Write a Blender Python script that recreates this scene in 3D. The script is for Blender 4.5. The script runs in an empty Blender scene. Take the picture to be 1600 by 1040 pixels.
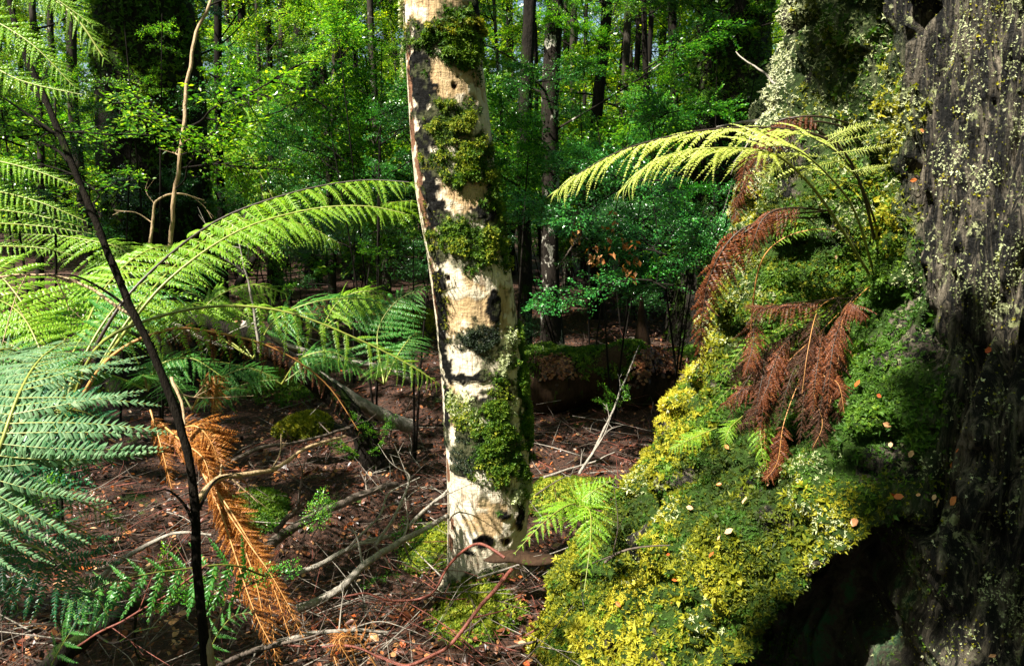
import bpy, math, random
import numpy as np
from mathutils import Vector, Matrix
from mathutils.bvhtree import BVHTree
random.seed(7)
RNG = np.random.default_rng(11)
SC = bpy.context.scene
COL = SC.collection
R = math.radians

# ------------------------------------------------------------------ camera, sky, sun, exposure
PITCH = 10.0
CAM_Z = 1.5
FPX = 1244.0                                   # focal length in pixels of the 1600 px wide photograph
cam_data = bpy.data.cameras.new('camera'); cam = bpy.data.objects.new('camera', cam_data); COL.objects.link(cam)
cam.location = (0, 0, CAM_Z); cam.rotation_euler = (R(90 - PITCH), 0, 0)
cam_data.sensor_width = 36.0; cam_data.lens = 36.0 * FPX / 1600.0
cam_data.clip_start = 0.02; cam_data.clip_end = 500
SC.camera = cam

SUN_EL, SUN_AZ = 52.0, 221.0                    # azimuth measured counter-clockwise from +X (sun behind left shoulder)
sun_to = Vector((math.cos(R(SUN_AZ)) * math.cos(R(SUN_EL)), math.sin(R(SUN_AZ)) * math.cos(R(SUN_EL)), math.sin(R(SUN_EL))))
world = bpy.data.worlds.new('World'); SC.world = world; world.use_nodes = True
nt = world.node_tree; nt.nodes.clear()
sky = nt.nodes.new('ShaderNodeTexSky'); sky.sky_type = 'NISHITA'; sky.sun_disc = False
sky.sun_elevation = R(SUN_EL); sky.sun_rotation = R(90 - SUN_AZ)
sky.air_density = 1.0; sky.dust_density = 2.0
bg = nt.nodes.new('ShaderNodeBackground'); bg.inputs['Strength'].default_value = 0.05
wo = nt.nodes.new('ShaderNodeOutputWorld')
nt.links.new(sky.outputs[0], bg.inputs[0]); nt.links.new(bg.outputs[0], wo.inputs[0])
sl = bpy.data.lights.new('sun', 'SUN'); sl.energy = 5.0; sl.angle = R(0.5); sl.color = (1.0, 0.95, 0.84)
so = bpy.data.objects.new('sun', sl); COL.objects.link(so); so.location = (-5, -4, 12)
so.rotation_euler = (-sun_to).to_track_quat('-Z', 'Y').to_euler()
SC.view_settings.view_transform = 'Standard'; SC.view_settings.look = 'None'
SC.view_settings.exposure = 1.85; SC.view_settings.gamma = 1.0; SC.view_settings.use_curve_mapping = False
SC.render.engine = 'CYCLES'
SC.cycles.max_bounces = 7; SC.cycles.diffuse_bounces = 4; SC.cycles.glossy_bounces = 2
SC.cycles.transmission_bounces = 3; SC.cycles.transparent_max_bounces = 4
SC.cycles.caustics_reflective = False; SC.cycles.caustics_refractive = False

_c, _s = math.cos(R(PITCH)), math.sin(R(PITCH))
def P(px, py, d):
    """point of the place seen at photo pixel px,py and d metres in front of the camera"""
    u = (px - 800) / FPX; v = (520 - py) / FPX
    return Vector((u * d, d * (_c + v * _s), CAM_Z + d * (-_s + v * _c)))

# ------------------------------------------------------------------ noise (numpy gradient-free value noise)
_T = np.random.default_rng(5).random(65536).astype(np.float64)
def vnoise(p):
    p = np.asarray(p, dtype=np.float64); i = np.floor(p).astype(np.int64); f = p - i
    f = f * f * (3 - 2 * f)
    def h(a, b, c): return _T[((a * 73856093) ^ (b * 19349663) ^ (c * 83492791)) & 65535]
    x, y, z = i[:, 0], i[:, 1], i[:, 2]; fx, fy, fz = f[:, 0], f[:, 1], f[:, 2]
    def L(a, b, t): return a + (b - a) * t
    return L(L(L(h(x, y, z), h(x+1, y, z), fx), L(h(x, y+1, z), h(x+1, y+1, z), fx), fy),
             L(L(h(x, y, z+1), h(x+1, y, z+1), fx), L(h(x, y+1, z+1), h(x+1, y+1, z+1), fx), fy), fz)
def fbm(p, sc=1.0, octv=4, gain=.5):
    p = np.asarray(p, dtype=np.float64)
    sc = np.asarray(sc, dtype=np.float64); s = 0; a = 1.0; t = 0
    for k in range(octv):
        s = s + a * vnoise(p * sc * (2.03 ** k) + 17.3 * k); t += a; a *= gain
    return s / t
def smooth(a, b, x):
    t = np.clip((x - a) / (b - a), 0, 1); return t * t * (3 - 2 * t)

# ------------------------------------------------------------------ mesh builder
class MB:
    def __init__(s): s.v = []; s.l = []; s.n = []; s.m = []; s.r = []; s.k = 0; s.sm = []
    def add(s, v, f, mat=0, rnd=.5, sm=False):
        """v (N,3); f (M,3|4) index array; rnd scalar or (N,)"""
        v = np.asarray(v, dtype=np.float32).reshape(-1, 3); f = np.asarray(f, dtype=np.int64)
        s.v.append(v); s.l.append((f + s.k).ravel()); s.n.append(np.full(len(f), f.shape[1]))
        s.m.append(np.broadcast_to(np.asarray(mat), (len(f),))); s.sm.append(np.full(len(f), sm))
        s.r.append(np.broadcast_to(np.asarray(rnd, dtype=np.float32), (len(v),))); s.k += len(v)
    def inst(s, tv, tf, pos, rot, scale, mat=0, rnd=None, sm=False):
        """many copies of a small template: pos (N,3) rot (N,3,3) columns = axes, scale (N,) or (N,3)"""
        tv = np.asarray(tv, dtype=np.float64); tf = np.asarray(tf); N = len(pos)
        if N == 0: return
        sc = np.asarray(scale, dtype=np.float64); sc = sc[:, None] * np.ones(3) if sc.ndim == 1 else sc
        loc = tv[None] * sc[:, None, :]
        w = np.einsum('nij,nkj->nki', rot, loc) + np.asarray(pos)[:, None, :]
        f = (tf[None] + (np.arange(N) * len(tv))[:, None, None]).reshape(-1, tf.shape[1])
        r = RNG.random(N) if rnd is None else rnd
        s.add(w.reshape(-1, 3), f, mat, np.repeat(r, len(tv)), sm)
    def tube(s, pts, rad, sides=6, mat=0, rnd=.5, cap=True, wob=0.0, seed=0.):
        pts = np.asarray([tuple(p) for p in pts], dtype=np.float64); n = len(pts)
        rad = np.asarray(rad, dtype=np.float64) * np.ones(n)
        t = np.gradient(pts, axis=0); t /= np.linalg.norm(t, axis=1)[:, None] + 1e-12
        ref = np.array([0, 0, 1.]) if abs(t[:, 2]).mean() < .8 else np.array([1., 0, 0])
        a = np.cross(t, ref); a /= np.linalg.norm(a, axis=1)[:, None] + 1e-12; b = np.cross(t, a)
        an = np.arange(sides) * 2 * np.pi / sides
        ring = np.cos(an)[None, :, None] * a[:, None] + np.sin(an)[None, :, None] * b[:, None]
        rr = rad[:, None, None]
        if wob:
            q = (pts[:, None] + ring * rr).reshape(-1, 3)
            rr = rr * (1 + wob * (fbm(q + seed, 2.5 / max(rad.max(), .004) * .35, 3) - .5)).reshape(n, sides, 1)
        v = (pts[:, None] + ring * rr).reshape(-1, 3)
        i = np.arange(n - 1)[:, None] * sides; j = np.arange(sides)[None]; k = (j + 1) % sides
        f = np.stack([i + j, i + k, i + sides + k, i + sides + j], -1).reshape(-1, 4)
        s.add(v, f, mat, rnd, True)
        if cap:
            for e, base in ((0, 0), (-1, (n - 1) * sides)):
                if rad[e] > .0015:
                    c = pts[e] + (t[e] * rad[e] * .3 * (1 if e else -1))
                    s.add(np.vstack([v[base:base + sides], c]), [(m, (m + 1) % sides, sides) for m in range(sides)], mat, rnd, False)
    def mesh(s, name, mats, extra=None):
        me = bpy.data.meshes.new(name)
        v = np.concatenate(s.v); l = np.concatenate(s.l); n = np.concatenate(s.n)
        me.vertices.add(len(v)); me.vertices.foreach_set('co', v.ravel())
        me.loops.add(len(l)); me.loops.foreach_set('vertex_index', l.astype(np.int32))
        me.polygons.add(len(n)); st = np.concatenate([[0], np.cumsum(n)[:-1]])
        me.polygons.foreach_set('loop_start', st.astype(np.int32))
        me.polygons.foreach_set('material_index', np.concatenate(s.m).astype(np.int32))
        me.polygons.foreach_set('use_smooth', np.concatenate(s.sm))
        at = me.attributes.new('rnd', 'FLOAT', 'POINT'); at.data.foreach_set('value', np.concatenate(s.r).astype(np.float32))
        for k, a in (extra or {}).items():
            x = me.attributes.new(k, 'FLOAT', 'POINT'); x.data.foreach_set('value', np.asarray(a, dtype=np.float32))
        for m in (mats if isinstance(mats, (list, tuple)) else [mats]): me.materials.append(m)
        me.update(calc_edges=True); me.validate(verbose=False)
        return me
    def build(s, name, mats, parent=None, **kw):
        return link(name, s.mesh(name, mats), parent, **kw)

def link(name, me, parent=None, loc=None, mat=None, color=None, **props):
    o = bpy.data.objects.new(name, me); COL.objects.link(o)
    if parent is not None: o.parent = parent
    if mat is not None: o.matrix_local = mat
    elif loc is not None: o.location = loc
    if color is not None: o.color = (*color, 1)
    for k, v in props.items(): o[k] = v
    return o
def thing(name, label, category, loc=(0, 0, 0), group=None):
    o = bpy.data.objects.new(name, None); COL.objects.link(o); o.location = loc
    o.empty_display_size = .1; o['label'] = label; o['category'] = category
    if group: o['group'] = group
    return o
def tag(o, label, category, group=None):
    o['label'] = label; o['category'] = category
    if group: o['group'] = group
    return o

def spline(pts, n):
    """Catmull-Rom through control points"""
    p = np.array([tuple(q) for q in pts], dtype=np.float64)
    if len(p) == 2: return p[0] + (p[1] - p[0]) * np.linspace(0, 1, n)[:, None]
    e = np.vstack([2 * p[0] - p[1], p, 2 * p[-1] - p[-2]])
    t = np.linspace(0, len(p) - 1 - 1e-9, n); i = t.astype(int); f = (t - i)[:, None]
    a, b, c, d = e[i], e[i + 1], e[i + 2], e[i + 3]
    return .5 * (2 * b + (c - a) * f + (2 * a - 5 * b + 4 * c - d) * f ** 2 + (3 * b - a - 3 * c + d) * f ** 3)
def frames(nrm, spin=None, tangent=None):
    """(N,3,3) matrices whose z column = nrm, x column random or near tangent"""
    n = nrm / (np.linalg.norm(nrm, axis=1)[:, None] + 1e-12)
    if tangent is None:
        tangent = RNG.normal(size=n.shape)
    x = tangent - (tangent * n).sum(1)[:, None] * n; x /= np.linalg.norm(x, axis=1)[:, None] + 1e-12
    return np.stack([x, np.cross(n, x), n], -1)

# ------------------------------------------------------------------ materials
class NT:
    def __init__(s, name):
        s.m = bpy.data.materials.new(name); s.m.use_nodes = True; s.t = s.m.node_tree; s.t.nodes.clear()
        s.out = s.n('OutputMaterial')
    def n(s, kind, **kw):
        x = s.t.nodes.new('ShaderNode' + kind)
        for k, v in kw.items(): setattr(x, k, v)
        return x
    def set(s, node, **kw):
        for k, v in kw.items():
            k = k.replace('_', ' '); i = node.inputs[k]
            if hasattr(v, 'links') or isinstance(v, bpy.types.NodeSocket): s.t.links.new(v, i)
            else: i.default_value = v
        return node
    def lk(s, a, b): s.t.links.new(a, b)
    def attr(s, name): return s.n('Attribute', attribute_name=name).outputs['Fac']
    def noise(s, scale, detail=4, rough=.6, vec=None, dist=0.0):
        x = s.n('TexNoise'); x.inputs['Scale'].default_value = scale; x.inputs['Detail'].default_value = detail
        x.inputs['Roughness'].default_value = rough; x.inputs['Distortion'].default_value = dist
        if vec is not None: s.lk(vec, x.inputs['Vector'])
        return x.outputs['Fac']
    def obj(s, scale=(1, 1, 1)):
        c = s.n('TexCoord'); m = s.n('Mapping'); m.inputs['Scale'].default_value = scale
        s.lk(c.outputs['Object'], m.inputs['Vector']); return m.outputs['Vector']
    def ramp(s, fac, stops, interp='LINEAR'):
        r = s.n('ValToRGB'); e = r.color_ramp; e.interpolation = interp
        e.elements[0].position = stops[0][0]; e.elements[0].color = (*stops[0][1], 1)
        e.elements[1].position = stops[-1][0]; e.elements[1].color = (*stops[-1][1], 1)
        for p, c in stops[1:-1]: x = e.elements.new(p); x.color = (*c, 1)
        s.lk(fac, r.inputs[0]); return r.outputs[0]
    def mix(s, fac, a, b, kind='MIX'):
        x = s.n('Mix', data_type='RGBA', blend_type=kind)
        for sock, v in ((x.inputs[0], fac), (x.inputs[6], a), (x.inputs[7], b)):
            if isinstance(v, bpy.types.NodeSocket): s.lk(v, sock)
            elif isinstance(v, (tuple, list)): sock.default_value = (*v, 1)[:4]
            else: sock.default_value = v
        return x.outputs[2]
    def math(s, op, a, b=0.0, clamp=False):
        x = s.n('Math', operation=op); x.use_clamp = clamp
        for sock, v in ((x.inputs[0], a), (x.inputs[1], b)):
            if isinstance(v, bpy.types.NodeSocket): s.lk(v, sock)
            else: sock.default_value = v
        return x.outputs[0]
    def bump(s, h, strength=.5, dist=.01, nrm=None):
        b = s.n('Bump'); b.inputs['Strength'].default_value = strength; b.inputs['Distance'].default_value = dist
        s.lk(h, b.inputs['Height'])
        if nrm is not None: s.lk(nrm, b.inputs['Normal'])
        return b.outputs[0]
    def bsdf(s, col, rough=.6, nrm=None, spec=.5):
        p = s.n('BsdfPrincipled')
        for k, v in (('Base Color', col), ('Roughness', rough), ('Specular IOR Level', spec)):
            if isinstance(v, bpy.types.NodeSocket): s.lk(v, p.inputs[k])
            else: p.inputs[k].default_value = (*v, 1) if isinstance(v, (tuple, list)) else v
        if nrm is not None: s.lk(nrm, p.inputs['Normal'])
        return p.outputs[0]
    def done(s, sh): s.lk(sh, s.out.inputs[0]); return s.m

def leaf_mat(name, cols, trans=.45, rough=.35, spec=.5, tcol=None, tint=False, patch=None, bump=False):
    """thin leaf: colour by the per-leaf random number, gloss on top, light passing through"""
    g = NT(name)
    st = [(i / max(1, len(cols) - 1), c) for i, c in enumerate(cols)]
    c = g.ramp(g.attr('rnd'), st)
    if patch:
        c = g.mix(g.math('GREATER_THAN', g.noise(patch[1], 3), patch[2]), c, patch[0])
    if tint:
        oi = g.n('ObjectInfo'); c = g.mix(1.0, c, oi.outputs['Color'], 'MULTIPLY')
    b = g.bsdf(c, rough, None, spec)
    if trans <= 0: return g.done(b)
    tr = g.n('BsdfTranslucent')
    t = g.mix(1.0, c, tcol or (1.5, 1.5, .6), 'MULTIPLY'); g.lk(t, tr.inputs[0])
    mx = g.n('MixShader'); mx.inputs[0].default_value = trans
    g.lk(b, mx.inputs[1]); g.lk(tr.outputs[0], mx.inputs[2])
    return g.done(mx.outputs[0])

def bark_mat(name, c1, c2, lichen=None, thr=.62, sc=12, stretch=.25, rough=.85, moss=None, mthr=.6, bstr=.8, bd=.012):
    g = NT(name); v = g.obj((1, 1, stretch))
    n1 = g.noise(sc, 6, .65, v, .4); n2 = g.noise(sc * 5, 4, .6, v)
    c = g.ramp(n1, [(.3, c1), (.7, c2)])
    c = g.mix(.35, c, g.ramp(n2, [(.3, tuple(x * .4 for x in c1)), (.7, tuple(min(1, x * 1.5) for x in c2))]))
    if moss:
        m = g.math('GREATER_THAN', g.noise(9, 6, .75, g.obj((1, 1, .6))), mthr)
        c = g.mix(m, c, g.ramp(n2, [(.3, tuple(x * .4 for x in moss)), (.7, moss)]))
    if lichen:
        m = g.ramp(g.noise(7, 6, .7, g.obj((1, 1, .8)), .3), [(thr, (0, 0, 0)), (thr + .02, (1, 1, 1))])
        c = g.mix(m, c, lichen)
    return g.done(g.bsdf(c, rough, g.bump(g.math('ADD', n1, g.math('MULTIPLY', n2, .4)), bstr, bd), .3 if max(c2) > .1 else .08))

M = {}
M['bark_dark'] = bark_mat('dark_bark', (.003, .0025, .002), (.016, .013, .010))
M['stick_black'] = bark_mat('black_sapling_bark', (.002, .0015, .001), (.012, .009, .006), None, .6, 60, .3, moss=(.02, .03, .005), mthr=.60)
M['bark_grey'] = bark_mat('grey_bark', (.010, .008, .006), (.05, .042, .032), (.22, .23, .18), .62)
M['bark_lichen'] = bark_mat('lichen_spotted_bark', (.004, .003, .002), (.025, .02, .016), (.32, .30, .25), .57)
M['bark_moss'] = bark_mat('mossy_bark', (.003, .0025, .002), (.022, .018, .014), None, sc=20, moss=(.022, .04, .006), mthr=.55, bd=.03)
M['bark_brown'] = bark_mat('brown_bark', (.008, .005, .004), (.05, .028, .016), None, moss=(.05, .08, .01), mthr=.62)
M['stick_grey'] = bark_mat('weathered_stick_bark', (.10, .085, .07), (.34, .30, .25), (.45, .47, .40), .66, 30, .3)
M['stick_dark'] = bark_mat('wet_dark_stick_bark', (.02, .015, .012), (.12, .09, .07), (.4, .42, .36), .68, 30, .3)
M['stick_red'] = bark_mat('red_brown_stick_bark', (.05, .014, .010), (.20, .06, .04), None, .6, 30, .3, .45)
M['stick_tan'] = bark_mat('tan_stick_bark', (.18, .11, .06), (.42, .30, .17), None, .6, 30, .3, .6)
M['leaf_forest'] = leaf_mat('forest_leaf', [(.018, .085, .010), (.04, .15, .014), (.09, .24, .020), (.24, .38, .03)], .5, .32, .6, tint=True)
M['leaf_teal'] = leaf_mat('glossy_small_leaf', [(.012, .07, .016), (.025, .12, .024), (.06, .19, .025)], .3, .3, .8, tint=True)
M['leaf_dry'] = leaf_mat('dry_hanging_leaf', [(.22, .07, .02), (.40, .13, .03), (.5, .25, .1)], .3, .5)
M['fern_bright'] = leaf_mat('bright_fern', [(.12, .29, .015), (.20, .38, .02), (.30, .46, .03)], .5, .4, .5, (1.5, 1.4, .5))
M['fern_yellow'] = leaf_mat('yellow_green_fern', [(.36, .48, .06), (.50, .58, .12), (.64, .68, .22)], .5, .4, .5, (1.4, 1.3, .5))
M['fern_green'] = leaf_mat('green_fern', [(.03, .14, .02), (.05, .20, .03), (.08, .25, .03)], .4, .4, .5)
M['fern_dark'] = leaf_mat('dark_green_fern', [(.012, .09, .035), (.02, .13, .05), (.03, .15, .04)], .3, .35, .5)
M['fern_silver'] = leaf_mat('silvery_fern_back', [(.04, .12, .04), (.09, .19, .08), (.19, .29, .15)], .25, .6, .3)
M['fern_brown'] = leaf_mat('dead_brown_fern', [(.035, .012, .006), (.10, .026, .008), (.18, .05, .013), (.30, .12, .04)], .3, .5, .4, (1.4, 1.1, .8))
M['fern_umber'] = leaf_mat('dark_dead_fern', [(.03, .014, .009), (.08, .03, .016), (.15, .075, .045)], .25, .6, .3, (1.3, 1.1, .8))
M['fern_gold'] = leaf_mat('dead_golden_fern', [(.10, .035, .010), (.26, .085, .014), (.42, .16, .025), (.50, .26, .08)], .3, .5, .4, (1.4, 1.1, .7))
M['stipe_dark'] = NT('dark_stipe'); M['stipe_dark'] = M['stipe_dark'].done(M['stipe_dark'].bsdf((.03, .018, .010), .5))
M['stipe_green'] = NT('green_stipe'); M['stipe_green'] = M['stipe_green'].done(M['stipe_green'].bsdf((.20, .22, .04), .45))
M['stipe_tan'] = NT('tan_stipe'); M['stipe_tan'] = M['stipe_tan'].done(M['stipe_tan'].bsdf((.42, .20, .06), .5))
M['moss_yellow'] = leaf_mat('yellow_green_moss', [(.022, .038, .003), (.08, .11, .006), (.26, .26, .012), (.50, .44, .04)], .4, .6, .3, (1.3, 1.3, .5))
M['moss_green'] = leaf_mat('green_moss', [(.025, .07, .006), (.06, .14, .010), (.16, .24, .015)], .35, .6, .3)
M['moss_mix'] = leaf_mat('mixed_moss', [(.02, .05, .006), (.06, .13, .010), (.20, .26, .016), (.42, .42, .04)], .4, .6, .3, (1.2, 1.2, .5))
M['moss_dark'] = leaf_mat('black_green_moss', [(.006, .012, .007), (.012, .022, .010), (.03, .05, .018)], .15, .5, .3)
M['lichen_pale'] = leaf_mat('pale_lichen', [(.30, .34, .15), (.46, .50, .26), (.62, .64, .40)], .25, .7, .2, (1, 1, .8))
M['litter'] = leaf_mat('fallen_leaves_colour', [(.012, .006, .004), (.045, .014, .008), (.09, .026, .013), (.15, .045, .018), (.24, .085, .03), (.36, .19, .08)], .1, .4, .5)
M['litter_orange'] = leaf_mat('orange_fallen_leaves', [(.35, .06, .015), (.5, .14, .03), (.62, .40, .22)], .2, .4, .5)
# ------------------------------------------------------------------ the ground
def gh(x, y):
    x = np.asarray(x, dtype=np.float64); y = np.asarray(y, dtype=np.float64)
    p = np.stack([x, y, 0 * x], -1).reshape(-1, 3)
    h = (fbm(p, .45, 3) - .5).reshape(x.shape) * .35 + (fbm(p + 40, 2.2, 4) - .5).reshape(x.shape) * .13
    near = smooth(1.0, 4.0, np.abs(y)); h = h * (.35 + .65 * near)
    h = h + .5 * smooth(7, 16, y) * smooth(1.5, -3, x) + .25 * np.exp(-((x + 2.6) ** 2 + (y - 7.5) ** 2) / 2.2)
    h = h - .36 * np.exp(-((x + .75) ** 2 / .5 + (y - 3.3) ** 2 / .35))            # dark hollow under the dead branches
    h = h + .12 * np.exp(-((x + .1) ** 2 + (y - 2.75) ** 2) / .10)                 # mound at the pale tree's foot
    return h
def gz(x, y): return float(gh(np.array([x]), np.array([y]))[0])

def sheet(b, xs, ys):
    X, Y = np.meshgrid(xs, ys); Z = gh(X, Y); v = np.stack([X, Y, Z], -1).reshape(-1, 3)
    n = len(xs); i = np.arange(len(ys) - 1)[:, None] * n; j = np.arange(n - 1)[None]
    f = np.stack([i + j, i + j + 1, i + n + j + 1, i + n + j], -1).reshape(-1, 4)
    b.add(v, f, 0, .5, True); return v, f
def graded(lo, hi, a, c, near, far):
    o = [a]
    while o[-1] < c: o.append(o[-1] + near)
    s = near; q = o[-1]
    while q < hi: s = min(far, s * 1.25); q += s; o.append(q)
    s = near; q = a; pre = []
    while q > lo: s = min(far, s * 1.25); q -= s; pre.append(q)
    return np.array(pre[::-1] + o)
g = NT('forest_floor_soil')
gv = g.obj()
n1 = g.noise(2.2, 5, .65, gv); n2 = g.noise(28, 5, .7, gv); n3 = g.noise(90, 3, .6, gv)
c = g.ramp(n2, [(.3, (.010, .006, .004)), (.55, (.045, .020, .012)), (.75, (.11, .045, .022))])
c = g.mix(g.ramp(n3, [(.6, (0, 0, 0)), (.66, (1, 1, 1))]), c, (.16, .06, .03))
c = g.mix(g.ramp(n1, [(.64, (0, 0, 0)), (.68, (1, 1, 1))]), c, g.ramp(n3, [(.3, (.02, .045, .006)), (.7, (.06, .12, .012))]))
M['floor'] = g.done(g.bsdf(c, .8, g.bump(g.math('ADD', n2, g.math('MULTIPLY', n3, .4)), .9, .03), .3))
gb = MB(); gvv, gff = sheet(gb, graded(-70, 70, -4, 4, .06, 5), graded(-25, 90, .6, 11, .06, 5))
gb.build('forest_floor', M['floor'], kind='structure')
G_BVH = BVHTree.FromPolygons([tuple(q) for q in gvv], [tuple(int(i) for i in q) for q in gff])
CAMV = Vector((0, 0, CAM_Z))
def ray(bvh, px, py):
    d = (P(px, py, 1.0) - CAMV)
    h = bvh.ray_cast(CAMV, d.normalized(), 60)
    return h
def G(px, py, off=0.0):
    h = ray(G_BVH, px, py)
    return (h[0] + Vector((0, 0, off))) if h[0] is not None else P(px, py, 20)

# ------------------------------------------------------------------ the giant mossy tree on the right
AX, AY = 1.9, 2.6
def rbf(theta, z, ctl, k=(1.25, .9)):
    c = np.array(ctl); q = np.stack([c[:, 0] * k[0], c[:, 1] * k[1]], -1); r = c[:, 2]
    D = np.linalg.norm(q[:, None] - q[None], axis=2); n = len(q)
    A = np.zeros((n + 3, n + 3)); A[:n, :n] = D - .012 * np.eye(n); A[:n, n] = 1; A[:n, n + 1:] = q; A[n, :n] = 1; A[n + 1:, :n] = q.T
    w = np.linalg.solve(A, np.concatenate([r, [0, 0, 0]]))
    s = np.stack([theta.ravel() * k[0], z.ravel() * k[1]], -1); o = np.zeros(len(s))
    for i in range(0, len(s), 20000):
        p = s[i:i + 20000]; o[i:i + 20000] = np.linalg.norm(p[:, None] - q[None], axis=2) @ w[:n] + w[n] + p @ w[n + 1:]
    return o.reshape(theta.shape)
def tz(px, py, d):
    p = P(px, py, d); return (math.atan2(-(p.y - AY), -(p.x - AX)), p.z, math.hypot(p.x - AX, p.y - AY))   # angle measured from -X
ctl = [tz(*a) for a in [
    (1245, 0, 2.5), (1208, 180, 2.5), (1160, 350, 2.52), (1125, 480, 2.55), (1090, 590, 2.58), (1040, 690, 2.6), (985, 775, 2.6), (905, 850, 2.6), (870, 1000, 2.5),
    (1300, 60, 2.22), (1290, 230, 2.22), (1235, 380, 2.3), (1180, 520, 2.33), (1130, 650, 2.33), (1060, 760, 2.33), (985, 870, 2.35), (930, 970, 2.3),
    (1362, 60, 2.12), (1350, 200, 2.15), (1385, 80, 2.28), (1395, 240, 2.3), (1375, 400, 2.28), (1300, 400, 2.32), (1270, 520, 2.36), (1260, 620, 2.3), (1210, 700, 2.2),
    (1430, 100, 2.02), (1430, 300, 2.0), (1450, 440, 1.9), (1400, 560, 1.92), (1330, 660, 1.93), (1250, 735, 1.9), (1160, 800, 1.93), (1090, 890, 1.97), (1050, 1010, 1.98),
    (1520, 0, 1.88), (1520, 250, 1.84), (1530, 450, 1.76), (1500, 620, 1.74), (1440, 700, 1.78), (1360, 760, 1.82), (1260, 830, 1.88), (1160, 920, 1.95), (1110, 1030, 1.97),
    (1600, 100, 1.82), (1600, 400, 1.74), (1590, 650, 1.68), (1560, 850, 1.66), (1560, 1040, 1.62), (1700, 500, 1.68), (1700, 900, 1.6), (1020, 960, 2.12), (1130, 720, 2.22)]]
for th, rr in ((-35, .92), (-60, .85), (-90, .9), (-120, .95), (-160, .9)):
    ctl += [(R(th), 0.0, rr + .30), (R(th), .6, rr + .08), (R(th), 1.4, rr), (R(th), 2.4, rr - .06)]
for th, rr in ((75, 1.15), (100, 1.1), (135, 1.1), (170, 1.0)):
    ctl += [(R(th), 0.0, rr + .30), (R(th), .7, rr + .1), (R(th), 1.5, rr), (R(th), 2.4, rr - .1)]
for th, rr in ((2, 1.86), (20, 1.8), (32, 1.78)): ctl.append((R(th), -.1, rr))
th = np.concatenate([np.radians(np.linspace(-180, -30, 46)[:-1]), np.radians(np.linspace(-30, 72, 410)), np.radians(np.linspace(72, 180, 30)[1:-1])])
zz = np.concatenate([np.linspace(-.35, 2.35, 340), np.linspace(2.4, 9, 40)])
TH, ZZ = np.meshgrid(th, zz)
RR = rbf(TH, np.minimum(ZZ, 2.4), ctl)
RR = RR * (1 - .04 * np.clip(ZZ - 2.4, 0, 9))
X = AX - RR * np.cos(TH); Y = AY - RR * np.sin(TH)
pos = np.stack([X, Y, ZZ], -1).reshape(-1, 3)
# how mossy each place is: bark flutes on the upper right, cushions low and left
u_ = (TH - R(20)) / R(20)
arc = (TH * 1.3 * np.array(1.0)).ravel()
fl = np.stack([arc * 1.0, ZZ.ravel() * .16 + .05 * arc, 0 * arc], -1)
ridg = np.minimum(1, np.abs(2 * fbm(fl, 7.5, 3) - 1) * 6); ridg2 = np.minimum(1, np.abs(2 * fbm(fl + 9, 19, 3) - 1) * 5)
t0 = R(27) + R(13) * smooth(1.5, 1.15, ZZ)
barkm = smooth(-R(4), R(5), TH - t0 + R(16) * (fbm(pos, 3.0, 4).reshape(TH.shape) - .5)).ravel()
barkm = np.maximum(barkm, .35 * smooth(1.35, 1.9, ZZ).ravel())
lump = fbm(pos, 5, 4); lump2 = fbm(pos + 5, 17, 3); bil = np.abs(2 * fbm(pos + 21, 4.5, 3) - 1); bil2 = np.abs(2 * fbm(pos + 31, 11, 3) - 1)
bare = smooth(.10, .05, np.linalg.norm((pos - np.array(P(1000, 825, 2.3))) * [1, 1, .8], axis=1) + .08 * (lump2 - .5))
barkm = np.maximum(barkm, bare)
fl3 = np.stack([arc, ZZ.ravel() * .11 + .04 * lump, 0 * arc], -1); ridg3 = np.minimum(1, np.abs(2 * fbm(fl3 + 3, 36, 3) - 1) * 4)
disp = barkm * (.030 * (ridg3 - .6) + .105 * (ridg - .6) + .055 * (ridg2 - .6) + .022 * (fbm(pos * [1, 1, .45], 38, 3) - .5) + .05 * (lump2 - .5)) + (1 - barkm) * (.12 * (lump - .5) + .05 * (lump2 - .5) + .24 * (np.minimum(bil, .35) - .2) + .10 * (np.minimum(bil2, .4) - .2))
disp *= smooth(R(-60), R(-25), TH).ravel() * .9 + .1
gcen = np.interp(ZZ.ravel(), [1.2, 1.4, 2.3], [R(17), R(20.5), R(19.5)])
disp -= .22 * np.exp(-((TH.ravel() - gcen) / R(3.2)) ** 2) * smooth(1.25, 1.45, ZZ.ravel())
disp -= .17 * np.exp(-((TH.ravel() - R(16.5)) / R(6)) ** 2 - ((ZZ.ravel() - 1.2) / .20) ** 2)
RRd = RR.ravel() + disp
pos = np.stack([AX - RRd * np.cos(TH).ravel(), AY - RRd * np.sin(TH).ravel(), ZZ.ravel()], -1)
# the hollow under the arched root
aa = [tz(*q)[:2] for q in ((1135, 1045, 1.93), (1190, 965, 1.93), (1265, 895, 1.88), (1345, 845, 1.84), (1402, 800, 1.80), (1460, 790, 1.77), (1492, 835, 1.74), (1512, 920, 1.70), (1540, 1040, 1.66))]
aa.sort(); aa = [(aa[0][0] - R(4), -.3)] + aa + [(aa[-1][0] + R(2.5), -.3)]
def arch(t): return np.interp(t, [q[0] for q in aa], [q[1] for q in aa])
am = smooth(0, .055, arch(TH.ravel() + .09 * (fbm(pos, 9, 2) - .5)) - pos[:, 2] + .09 * (fbm(pos, 14, 3) - .5))
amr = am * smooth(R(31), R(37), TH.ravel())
pos[:, 1] += (.20 * am + .24 * amr) + am * .25 * smooth(.75, .2, pos[:, 2]); pos[:, 0] += am * .06
nth = len(th); i = np.arange(len(zz) - 1)[:, None] * nth; j = np.arange(nth)[None]; jn = (j + 1) % nth
gf = np.stack([i + j, i + nth + j, i + nth + jn, i + jn], -1).reshape(-1, 4)
gf = gf[:, ::-1]
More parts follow.
